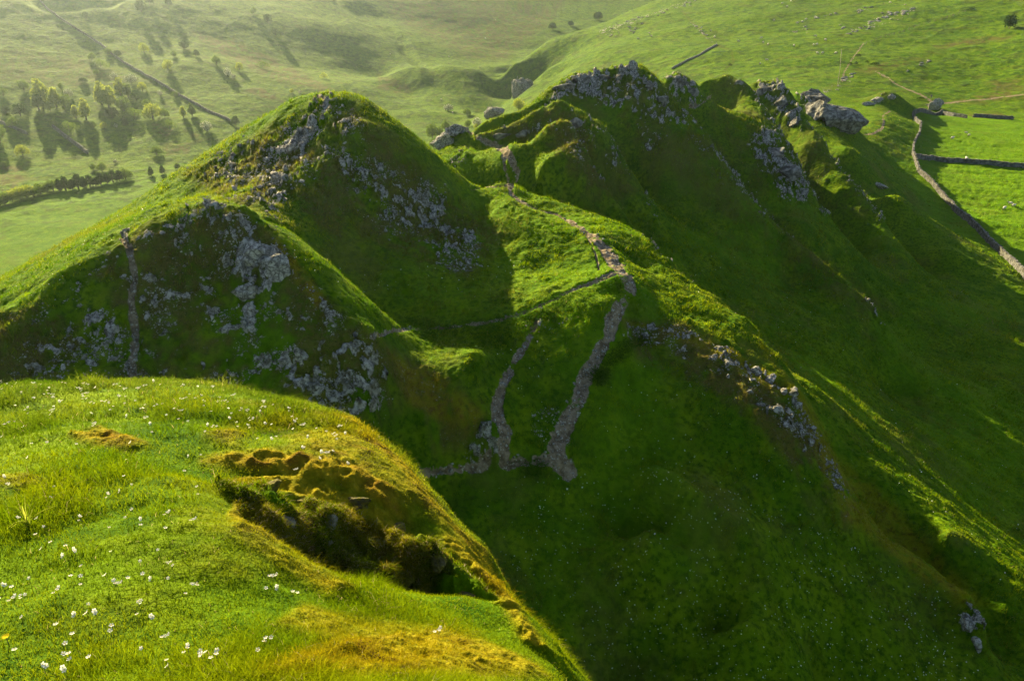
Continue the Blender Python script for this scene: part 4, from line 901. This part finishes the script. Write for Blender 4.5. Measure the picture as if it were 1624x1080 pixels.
for a in [('hawthorn_tree','white','round',711,176,12,1.5,'white flowering tree on the shaded valley side, upper left one',G3),
 ('tree','green','round',741,184,13,1.3,'pale green tree right of the upper left white flowering tree in the valley',G3),
 ('hawthorn_tree','white','round',757,203,18,1.1,'pale flowering tree just behind the saddle knob',G3),
 ('tree','green','round',742,203,14,1.0,'grey-green tree left of the pale flowering tree behind the knob',G3),
 ('ash_tree','ash','round',756,206,11,1.0,'small yellow tree in front of the pale flowering tree behind the knob',G3),
 ('tree','green','round',686,220,27,.95,'large dim green tree behind the dip left of the saddle',G3),
 ('tree','green','round',707,208,19,.9,'dim green tree right of the large dim tree behind the dip',G3),
 ('tree','green','round',697,216,16,1,'tree between the two dim green trees behind the dip',G3),
 ('tree','green','round',688,236,18,1.1,'lowest dim tree in the dip left of the saddle',G3),
 ('ash_tree','ash','round',823,176,23,1.0,'yellow tree below the far gorge cliff',G3),
 ('bush','green','round',790,194,9,1,'small tree on the shaded valley floor right of the saddle trees',G3),
 ('tree','dark','round',876,47,12,1.2,'hazy dark tree in the far side valley, lower one',G3),
 ('tree','dark','round',948,32,14,1.3,'hazy tree beside the skyline of the sunny hillside',G3),
 ('tree','dark','round',905,42,9,1.4,'small hazy tree in the far side valley, middle one',G3)]: tree(*a,rmin=400)
G4='dark bushes on the sunny hillside'
for a in [('bush','dark','round',1600,46,24,.95,'large dark round bush alone at the far top right',G4),
 ('bush','dark','wide',1361,91,6,.8,'dark low bush beside the pale path, highest of its group',G4),('bush','dark','wide',1348,104,6,.7,'dark low bush beside the pale path, left one of the lower row',G4),
 ('bush','dark','wide',1357,103,6,.6,'dark low bush beside the pale path, middle one of the lower row',G4),('bush','dark','wide',1375,100,4,.9,'dark low bush beside the pale path, right one of the lower row',G4),
 ('bush','dark','wide',1388,104,6,1.2,'dark scrub in the shallow gully right of the pale path',G4),('bush','dark','wide',1158,105,4,1,'dark low bush beside the bend of the green track',G4),
 ('bush','dark','wide',1460,158,5,1.3,'dark scrub left of the walker',G4),
 ('bush','dark','wide',1540,17,5,1.4,'dark low scrub near the top edge at the right',G4)]: tree(*a,rmin=300)
print('trees',round(time.time()-T0,1))

# ------------------------------------------------------------------ sheep
def sheep_mesh():
    co=[];fa=[];o=0;mi=[]
    def addm(v,f,m):
        nonlocal o
        co.append(v);fa.append(f+o);o+=len(v);mi.extend([m]*len(f))
    v,f=I2;n=v/np.linalg.norm(v,axis=1)[:,None]
    b=v*np.array([.52,.27,.29]);b[:,2]+=.03*np.cos(v[:,0]*3);b+=n*(vnoise(v*3,1.3,9)*.10)[:,None];addm(b+np.array([0,0,.62]),f,0)
    nk=v*np.array([.20,.13,.15])+np.array([.50,0,.74]);addm(nk,f,0)
    hd=v*np.array([.16,.075,.085]);hd[:,2]-=hd[:,0]*.45;addm(hd+np.array([.72,0,.80]),f,1)
    for s in (-1,1): addm(v*np.array([.03,.09,.03])+np.array([.64,s*.11,.86]),f,1)
    def leg(x,y,kx):
        P=[(x,y,.60,.075),(x+kx,y,.34,.042),(x,y,.05,.030),(x+.03,y,0,.036)];k=6;vv=[]
        for p in P: vv+= [(p[0]+math.cos(t)*p[3],p[1]+math.sin(t)*p[3],p[2]) for t in [q*2*math.pi/k for q in range(k)]]
        ff=[[a*k+q,a*k+(q+1)%k,(a+1)*k+(q+1)%k,(a+1)*k+q] for a in range(3) for q in range(k)]
        ff2=[];[ff2.extend([[q[0],q[1],q[2]],[q[0],q[2],q[3]]]) for q in ff];addm(np.array(vv),np.array(ff2),1)
    for s in (-1,1): leg(.32,s*.13,.0);leg(-.34,s*.14,-.05)
    addm(v*np.array([.05,.04,.11])+np.array([-.53,0,.58]),f,0)
    me=mesh_np('sheep',np.concatenate(co),np.concatenate(fa),[M_WOOL,M_FACE],True);me.polygons.foreach_set('material_index',np.array(mi,np.int32));return me
SM=sheep_mesh()
GS='sheep grazing on the right-hand pastures'
for u,v,rz,s,lab,rmin in [(1510,222,.3,1.15,'white sheep standing left in the upper right pasture',180),(1532,213,2.6,.9,'darker sheep, upper one of the close pair in the upper pasture',180),(1536,217,.5,.95,'white sheep, lower one of the close pair in the upper pasture',180),
    (1532,255,1.4,1.25,'white sheep standing right behind the cross wall',180),(1548,257,3.0,.9,'sheep half hidden behind the cross wall, right one',180),(1592,334,.6,1.1,'white sheep, left and lowest of three in the lower pasture',160),(1602,326,2.4,1.0,'white sheep, upper middle one of three in the lower pasture',160),(1607,329,.2,.9,'white sheep, rightmost of three in the lower pasture',160)]:
    p=hit(u,v,rmin,420);o=obj('sheep',SM,None,p);o.rotation_euler=(0,0,rz);o.scale=(s*1.1,)*3;tag(o,lab,'sheep',GS)
far_sheep=[(1218,73),(1296,87),(1304,87),(1325,87),(1205,104),(1216,98),(1259,75),(1295,73),(1309,66),(1264,39),(1278,33),(1272,37),(1207,63),(1171,68),(1112,47),(1127,51),(1133,61),(1254,4),(1248,13),(1240,8),(1290,74),(1293,60),(1030,55),(1012,64),(1033,60),(1210,70),(1227,35),(770,63),(786,34),(712,92),(619,88),(700,160),(718,181)]
for u,v in far_sheep:
    p=hit(u,v,380,1100);o=obj('sheep',SM,None,p);o.rotation_euler=(0,0,RNG.random()*6.28);o.scale=(1.5,)*3;tag(o,'tiny white sheep dotted on the open far hillsides','sheep','far-off sheep on the hillsides')
# ------------------------------------------------------------------ the walker by the stile
def walker():
    V_=[(0,0,.95),(0,0,1.18),(0,.01,1.40),(0,.01,1.50),(0,.0,1.60),(0,-.01,1.70),(.09,0,.90),(.10,-.03,.50),(.10,.02,.09),(.10,-.12,.05),(-.09,0,.90),(-.10,.06,.52),(-.10,.20,.12),(-.10,.10,.05),(.19,.01,1.40),(.24,.03,1.14),(.22,-.12,.95),(.22,-.16,.88),(-.19,.01,1.40),(-.25,.05,1.14),(-.24,-.08,.94),(-.24,-.12,.87)]
    E_=[(0,1),(1,2),(2,3),(3,4),(4,5),(0,6),(6,7),(7,8),(8,9),(0,10),(10,11),(11,12),(12,13),(2,14),(14,15),(15,16),(16,17),(2,18),(18,19),(19,20),(20,21)]
    Rr=[.15,.145,.16,.06,.095,.08,.10,.065,.045,.04,.10,.065,.045,.04,.07,.05,.038,.035,.07,.05,.038,.035]
    me=bpy.data.meshes.new('body');me.from_pydata(V_,E_,[]);o=bpy.data.objects.new('body',me);COL.objects.link(o)
    sk_=o.modifiers.new('s','SKIN');
    for i,d in enumerate(me.skin_vertices[0].data): d.radius=(Rr[i],Rr[i]*.85)
    me.skin_vertices[0].data[0].use_root=True
    o.modifiers.new('b','SUBSURF').levels=2
    dg=bpy.context.evaluated_depsgraph_get();m2=bpy.data.meshes.new_from_object(o.evaluated_get(dg));bpy.data.objects.remove(o)
    m2.materials.clear()
    for m in (M_SKIN,M_JACKET,M_TROUSER): m2.materials.append(m)
    for p in m2.polygons: z=p.center.z;p.material_index=0 if (z>1.5 or (z<.93 and z>.8 and abs(p.center.x)>.18)) else (1 if z>.93 else 2)
    m2.name='person';return m2
p=hit(1476,158,330,460);per=empty('person',p,R(20));tag(per,'walker in a dark jacket with a rucksack standing on the pale path beyond the pasture','person')
per.scale=(1.15,)*3
obj('body',walker(),per)
v,f=rock_shape(I2,77,4,.0);obj('rucksack',mesh_np('rucksack',v*np.array([.16,.11,.30]),f,M_PACK,True),per,(0,.19,1.24))
v,f=I2;hv=v*np.array([.098,.105,.10]);hv[:,2]=np.maximum(hv[:,2],-.03);obj('hair',mesh_np('hair',hv,f,M_HAIR,True),per,(0,.02,1.67))
put_rock('marker_stone',1473,167,(1.6,1.0,.8),'heap of pale stones on the path below the walker',330,560,rmax=440,mat=M_ROCK,sub=I2,cat='stones')

# ------------------------------------------------------------------ flowers
def flower_parts(nf,seed,petal=.011):
    rg=np.random.default_rng(seed);st=bmesh.new();pe=bmesh.new();ce=bmesh.new()
    for k in range(nf):
        H=1-(.12*rg.random() if k else 0);ox,oy=(0,0) if k==0 else (rg.normal()*.016,rg.normal()*.016)
        # stem in units of height
        P=[Vector((0,0,-.05)),Vector((ox*.15+.004,oy*.15,.5)),Vector((ox,oy,H))] if k==0 else [Vector((.002,0,.62)),Vector((ox*.6,oy*.6,.8)),Vector((ox,oy,H))]
        rings=[]
        for q,r in zip(P,(.0014,.0012,.0010)): rings.append([st.verts.new(q+Vector((math.cos(t)*r,math.sin(t)*r,0))) for t in (0,2.1,4.2)])
        for A_,B_ in zip(rings[:-1],rings[1:]):
            for j in range(3): st.faces.new((A_[j],A_[(j+1)%3],B_[(j+1)%3],B_[j]))
        c=Vector((ox,oy,H));tilt=Matrix.Rotation(rg.normal()*.35,3,'X')@Matrix.Rotation(rg.normal()*.35,3,'Y')
        yield_=(c,tilt)
        for a in range(5):
            t=a*2*math.pi/5;m=tilt@Matrix.Rotation(t,3,'Z')
            pts_=[(0,0,0),(petal*.5,-petal*.32,.25),(petal*1.0,-petal*.42,.55),(petal*1.25,0,.62),(petal*1.0,petal*.42,.55),(petal*.5,petal*.32,.25)]
            vs_=[]
            for x,y,z in pts_:
                w_=m@Vector((x,y,z*petal*.8));vs_.append(pe.verts.new((c.x+w_.x,c.y+w_.y,c.z+w_.z*10)))
            pe.faces.new(vs_)
        bmesh.ops.create_icosphere(ce,subdivisions=1,radius=petal*.28,matrix=Matrix.Translation(c+Vector((0,0,petal*2.5)))@Matrix.Diagonal((1,1,8,1)))
    out=[]
    for n_,b,m in (('stem',st,M_STEM),('petals',pe,M_PETAL),('flower_centre',ce,M_YEL)):
        me=bpy.data.meshes.new(n_);b.to_mesh(me);b.free();me.materials.append(m);out.append((n_,me))
    return out
FM=[flower_parts(1,1),flower_parts(1,2),flower_parts(2,3),flower_parts(3,4),flower_parts(4,5)]
FM=[flower_parts_ for flower_parts_ in FM]
def flower(u,v,hs,kind,label,group,rmin=1.2,rmax=10,big=1.0):
    # u,v: the flower head; the foot stands a stem's length below
    p=hit(u,v,rmin,rmax)
    for _ in range(3):
        r=math.hypot(p.x,p.y);d=p.y*CP-p.z*SP;p=hit(u,v+hs*F/d*.72,rmin,rmax)
    e=empty('saxifrage',p,RNG.random()*6.28);e.scale=(big,big,hs);tag(e,label,'flower',group)
    for n_,me in FM[kind]: obj(n_,me,e)
    return e
near=[(173,912,2,'left of the row of three white flowers in the grass below the mossy bank'),(208,917,0,'middle one of the row of three white flowers in the grass'),(232,911,1,'right one of the row of three white flowers in the grass'),(187,921,0,'small flower between the left and middle of the row of three'),
 (228,834,0,'single white flower left of the mossy bank, lower one'),(266,838,0,'single white flower right beside the lower one left of the bank'),(436,914,3,'tall cluster of white flowers on the rim below the dark hollow'),(443,930,2,'second head of the tall white cluster on the rim below the hollow'),(425,933,0,'left single head by the tall white cluster on the rim'),(467,938,1,'small budding stem right of the tall white cluster'),(474,940,0,'thin stem at the far right of the tall white cluster'),
 (425,1011,3,'pair of white heads low in the middle, above another flower'),(414,1030,1,'single white flower just under the pair low in the middle'),(244,976,2,'small white cluster left of centre low in the grass'),(324,1038,4,'large white cluster near the bottom edge, left half'),(347,1036,3,'large white cluster near the bottom edge, right half'),
 (124,972,2,'white flowers left of the double white cluster at lower left'),(145,970,2,'left half of the double white cluster at lower left'),(156,968,2,'right half of the double white cluster at lower left'),(122,1005,1,'single white flower above the big one at lower left'),(117,1036,3,'biggest white flower cluster at the lower left'),(108,1057,2,'white flowers nearest the bottom edge at lower left'),(77,1053,2,'white flower cluster left of the one nearest the bottom edge'),(147,1041,1,'single white flower right of the biggest lower left cluster'),(184,992,1,'single white flower alone in yellowish moss at lower left'),(33,1030,1,'single white flower near the lower left corner'),
 (10,927,2,'white flowers touching the left edge'),(25,931,1,'single white flower just inside the left edge'),(65,823,2,'flat white cluster by the long bright grass tuft at the left'),(63,849,0,'single flower below the flat cluster at the left'),(86,861,0,'single flower right of the one below the flat cluster'),(111,867,1,'white flower in the middle of the left grass slope'),(118,914,0,'left one of two thin-stemmed flowers left of the row of three'),(134,914,0,'right one of two thin-stemmed flowers left of the row of three'),
 (214,809,0,'single tall flower on the open slope left of the mossy bank'),(201,757,0,'small flower above the single tall flower on the open slope'),(296,749,1,'white flower just left of the mossy bank, upper one'),(316,773,1,'white flower just left of the mossy bank, lower one'),(481,710,2,'white flowers on the bright top above the mossy bank'),(552,735,2,'white flowers on the bright top near the knoll edge'),(697,999,3,'white flower cluster alone at the bottom right of the knoll'),(95,990,1,'white flower at the lower left under the double cluster'),(112,1020,1,'white flower between the single and the biggest cluster at lower left'),(398,680,1,'white flower high on the bright brow of the knoll'),(181,1000,0,'tiny flower under the one alone in yellowish moss')]
for u,v,k,lab in near:
    flower(u,v,.055+.02*RNG.random() if v>780 else .07,k,'saxifrage: '+lab if False else lab,'white saxifrage flowers on the knoll',big=.66)
n=0
while n<200:
    t=RNG.random()
    if t<.62: u=RNG.random()*560-5;top=600+max(0,u-300)**1.25*.075;v=top+4+abs(RNG.normal())*38
    else: u=RNG.random()*330;v=640+RNG.random()*420
    if v>1060: continue
    flower(u,v,.06+.03*RNG.random(),int(RNG.integers(0,4)),'small white flower dotted in the grass of the near knoll','small white flowers dotted on the knoll',big=.7 if v<720 else .52);n+=1
# dandelion
p=hit(15,1024,1.2,6);e=empty('dandelion',p);tag(e,'single yellow flower near the lower left corner','flower')
bm=bmesh.new()
for k in range(14):
    t=k*2*math.pi/14;vs_=[bm.verts.new((math.cos(t+o)*r,math.sin(t+o)*r,z)) for o,r,z in ((0,.0,.045),(-.2,.009,.047),(0,.014,.049),(.2,.009,.047))];bm.faces.new(vs_)
me=bpy.data.meshes.new('petals');bm.to_mesh(me);bm.free();me.materials.append(M_YEL);obj('petals',me,e)
bm=bmesh.new();bmesh.ops.create_cone(bm,cap_ends=False,segments=5,radius1=.002,radius2=.0015,depth=.05,matrix=Matrix.Translation((0,0,.02)));me=bpy.data.meshes.new('stem');bm.to_mesh(me);bm.free();me.materials.append(M_STEM);obj('stem',me,e)
# long bright blades of the tuft at the left
bm=bmesh.new();rg=np.random.default_rng(9)
for k in range(16):
    a=rg.random()*6.28;L=.05+.09*rg.random();le=.3+.5*rg.random();pr=None
    for s in range(6):
        t=s/5;q=Vector((math.cos(a)*L*le*t*t,math.sin(a)*L*le*t*t,L*(t-.35*le*t*t)));wd=.0035*(1-t*.85);sd=Vector((-math.sin(a)*wd,math.cos(a)*wd,0));c_=(bm.verts.new(q-sd),bm.verts.new(q+sd))
        if pr: bm.faces.new((pr[0],pr[1],c_[1],c_[0]))
        pr=c_
me=bpy.data.meshes.new('grass_tuft');bm.to_mesh(me);bm.free();me.materials.append(M_LEAF['ash']);o=obj('grass_tuft',me,None,hit(48,842,1.2,8));o.scale=(1.6,)*3;tag(o,'tuft of long bright arching grass blades at the left','grass tuft')
# specks of small white flowers on the hillsides
fx_=[];
def specks(poly,n,rmin,rmax):
    p=np.array(poly,float);c=0
    while c<n:
        u=p[:,0].min()+RNG.random()*np.ptp(p[:,0]);v=p[:,1].min()+RNG.random()*np.ptp(p[:,1])
        ins=False
        for (ax,ay),(bx,by) in zip(p,np.roll(p,-1,0)):
            if (ay>v)!=(by>v) and u<(bx-ax)*(v-ay)/(by-ay)+ax: ins=not ins
        c+=1
        if not ins: continue
        if noise2(np.array([u/45.]),np.array([v/45.]),7)[0]<.42 and RNG.random()<.75: continue
        q=hit(u,v,rmin,rmax);fx_.append((q.x,q.y,q.z))
specks([(760,760),(1060,740),(1300,830),(1500,940),(1560,1080),(930,1080),(850,980),(770,850)],1900,25,70)
specks([(960,560),(1120,620),(1260,720),(1330,830),(1060,760),(940,740)],260,30,70)
specks([(780,560),(860,540),(880,600),(850,680),(800,640)],150,35,60)
specks([(430,390),(560,470),(760,480),(880,430),(800,400),(560,440),(470,380)],150,45,80)
specks([(1040,420),(1200,380),(1400,500),(1624,700),(1624,980),(1300,640)],420,50,180)
specks([(0,460),(250,300),(330,280),(200,370),(0,520)],200,50,100)
P_=np.array(fx_);nn=len(P_);s=.027*np.exp(RNG.normal(size=nn)*.3)[:,None]*np.clip(np.linalg.norm(P_,axis=1)/50,.75,1.6)[:,None]
a=RNG.normal(size=(nn,3));a/=np.linalg.norm(a,axis=1)[:,None];b=np.cross(a,RNG.normal(size=(nn,3)));b/=np.linalg.norm(b,axis=1)[:,None]
c=P_+np.array([0,0,.14]);cr=np.cross(a,b)
co=np.concatenate([np.stack([c-a*s,c-b*s,c+a*s,c+b*s],1).reshape(-1,3),np.stack([c-a*s,c-cr*s,c+a*s,c+cr*s],1).reshape(-1,3)])
tag(obj('wildflowers',mesh_np('wildflowers',co,np.arange(len(co)).reshape(-1,4),M_PETAL)),'countless tiny white flowers speckling the shaded hillsides','flowers',kind='stuff')
# nettles and leafy herbs along the shelf and the path
def herbs(polys,n,name,lab,sz=.07):
    out=[];
    for poly,rmin,rmax,k in polys:
        p=np.array(poly,float);c=0
        while c<k:
            u=p[:,0].min()+RNG.random()*np.ptp(p[:,0]);v=p[:,1].min()+RNG.random()*np.ptp(p[:,1]);ins=False
            for (ax,ay),(bx,by) in zip(p,np.roll(p,-1,0)):
                if (ay>v)!=(by>v) and u<(bx-ax)*(v-ay)/(by-ay)+ax: ins=not ins
            c+=1
            if ins: q=hit(u,v,rmin,rmax);out.append((q.x,q.y,q.z))
    P_=np.array(out);m=14;P_=np.repeat(P_,m,0)+RNG.normal(size=(len(P_)*m,3))*np.array([.3,.3,0]);P_[:,2]+=RNG.random(len(P_))**.8*.45
    nn=len(P_);a=RNG.normal(size=(nn,3))*np.array([1,1,.5]);a/=np.linalg.norm(a,axis=1)[:,None];b=np.cross(a,RNG.normal(size=(nn,3)));b/=np.linalg.norm(b,axis=1)[:,None];s=(sz*(.6+.8*RNG.random(nn)))[:,None]
    co=np.stack([P_-a*s,P_-b*s*.5,P_+a*s,P_+b*s*.5],1).reshape(-1,3)
    tag(obj(name,mesh_np(name,co,np.arange(len(co)).reshape(-1,4),M_LEAF['herb'])),lab,'nettles',kind='stuff')
herbs([([(700,520),(800,508),(880,475),(960,448),(990,450),(992,475),(960,490),(900,500),(850,520),(820,545),(760,560),(720,545)],44,70,900),
       ([(985,545),(1005,545),(1000,565),(960,590),(955,575)],44,60,160),([(945,590),(965,590),(955,615),(945,610)],40,60,120),([(830,735),(870,735),(860,765),(820,755)],34,56,60),
       ([(640,505),(700,515),(700,540),(650,530)],40,60,120)],0,'nettle_patch','dark leafy nettles massed along the shelf below the path')
# ------------------------------------------------------------------ hazy air of the valley
HZ=.0001
bm=bmesh.new();bmesh.ops.create_cube(bm,size=1,matrix=Matrix.Translation((0,1300,-35))@Matrix.Diagonal((7000,3400,190,1)))
me=bpy.data.meshes.new('haze');bm.to_mesh(me);bm.free()
m,nt_=nodes('hazy_air');ou=nt_.nodes.new('ShaderNodeOutputMaterial');pv=nt_.nodes.new('ShaderNodeVolumePrincipled');pv.inputs['Color'].default_value=(.70,.87,1,1);pv.inputs['Density'].default_value=HZ;pv.inputs['Anisotropy'].default_value=.85;nt_.links.new(pv.outputs[0],ou.inputs['Volume']);me.materials.append(m)
tag(obj('haze',me),'pale sunlit haze filling the valley air','haze',kind='stuff')
print('all objects',round(time.time()-T0,1))
# ------------------------------------------------------------------ light
w=bpy.data.worlds.new('World');scene.world=w;w.use_nodes=True;nt=w.node_tree
SA=R(-28);SE=R(20.5)
sk=nt.nodes.new('ShaderNodeTexSky');sk.sky_type='NISHITA';sk.sun_disc=False;sk.sun_elevation=SE;sk.sun_rotation=SA;sk.altitude=300;sk.dust_density=1.5
nt.links.new(sk.outputs[0],nt.nodes['Background'].inputs[0]);nt.nodes['Background'].inputs[1].default_value=.047
sl=bpy.data.lights.new('sun','SUN');sl.energy=5;sl.angle=R(.5);sl.color=(1,.83,.44);so=bpy.data.objects.new('sun',sl);COL.objects.link(so)
so.rotation_euler=Vector((math.sin(SA)*math.cos(SE),math.cos(SA)*math.cos(SE),math.sin(SE))).to_track_quat('Z','Y').to_euler()
vs=scene.view_settings;vs.view_transform='Standard';vs.look='None';vs.gamma=1;vs.exposure=2.0
scene.cycles.volume_bounces=0;scene.cycles.use_adaptive_sampling=True;scene.cycles.adaptive_threshold=.03;scene.cycles.max_bounces=4;scene.cycles.diffuse_bounces=2;scene.cycles.transmission_bounces=3;scene.cycles.transparent_max_bounces=6
print('done',round(time.time()-T0,1))
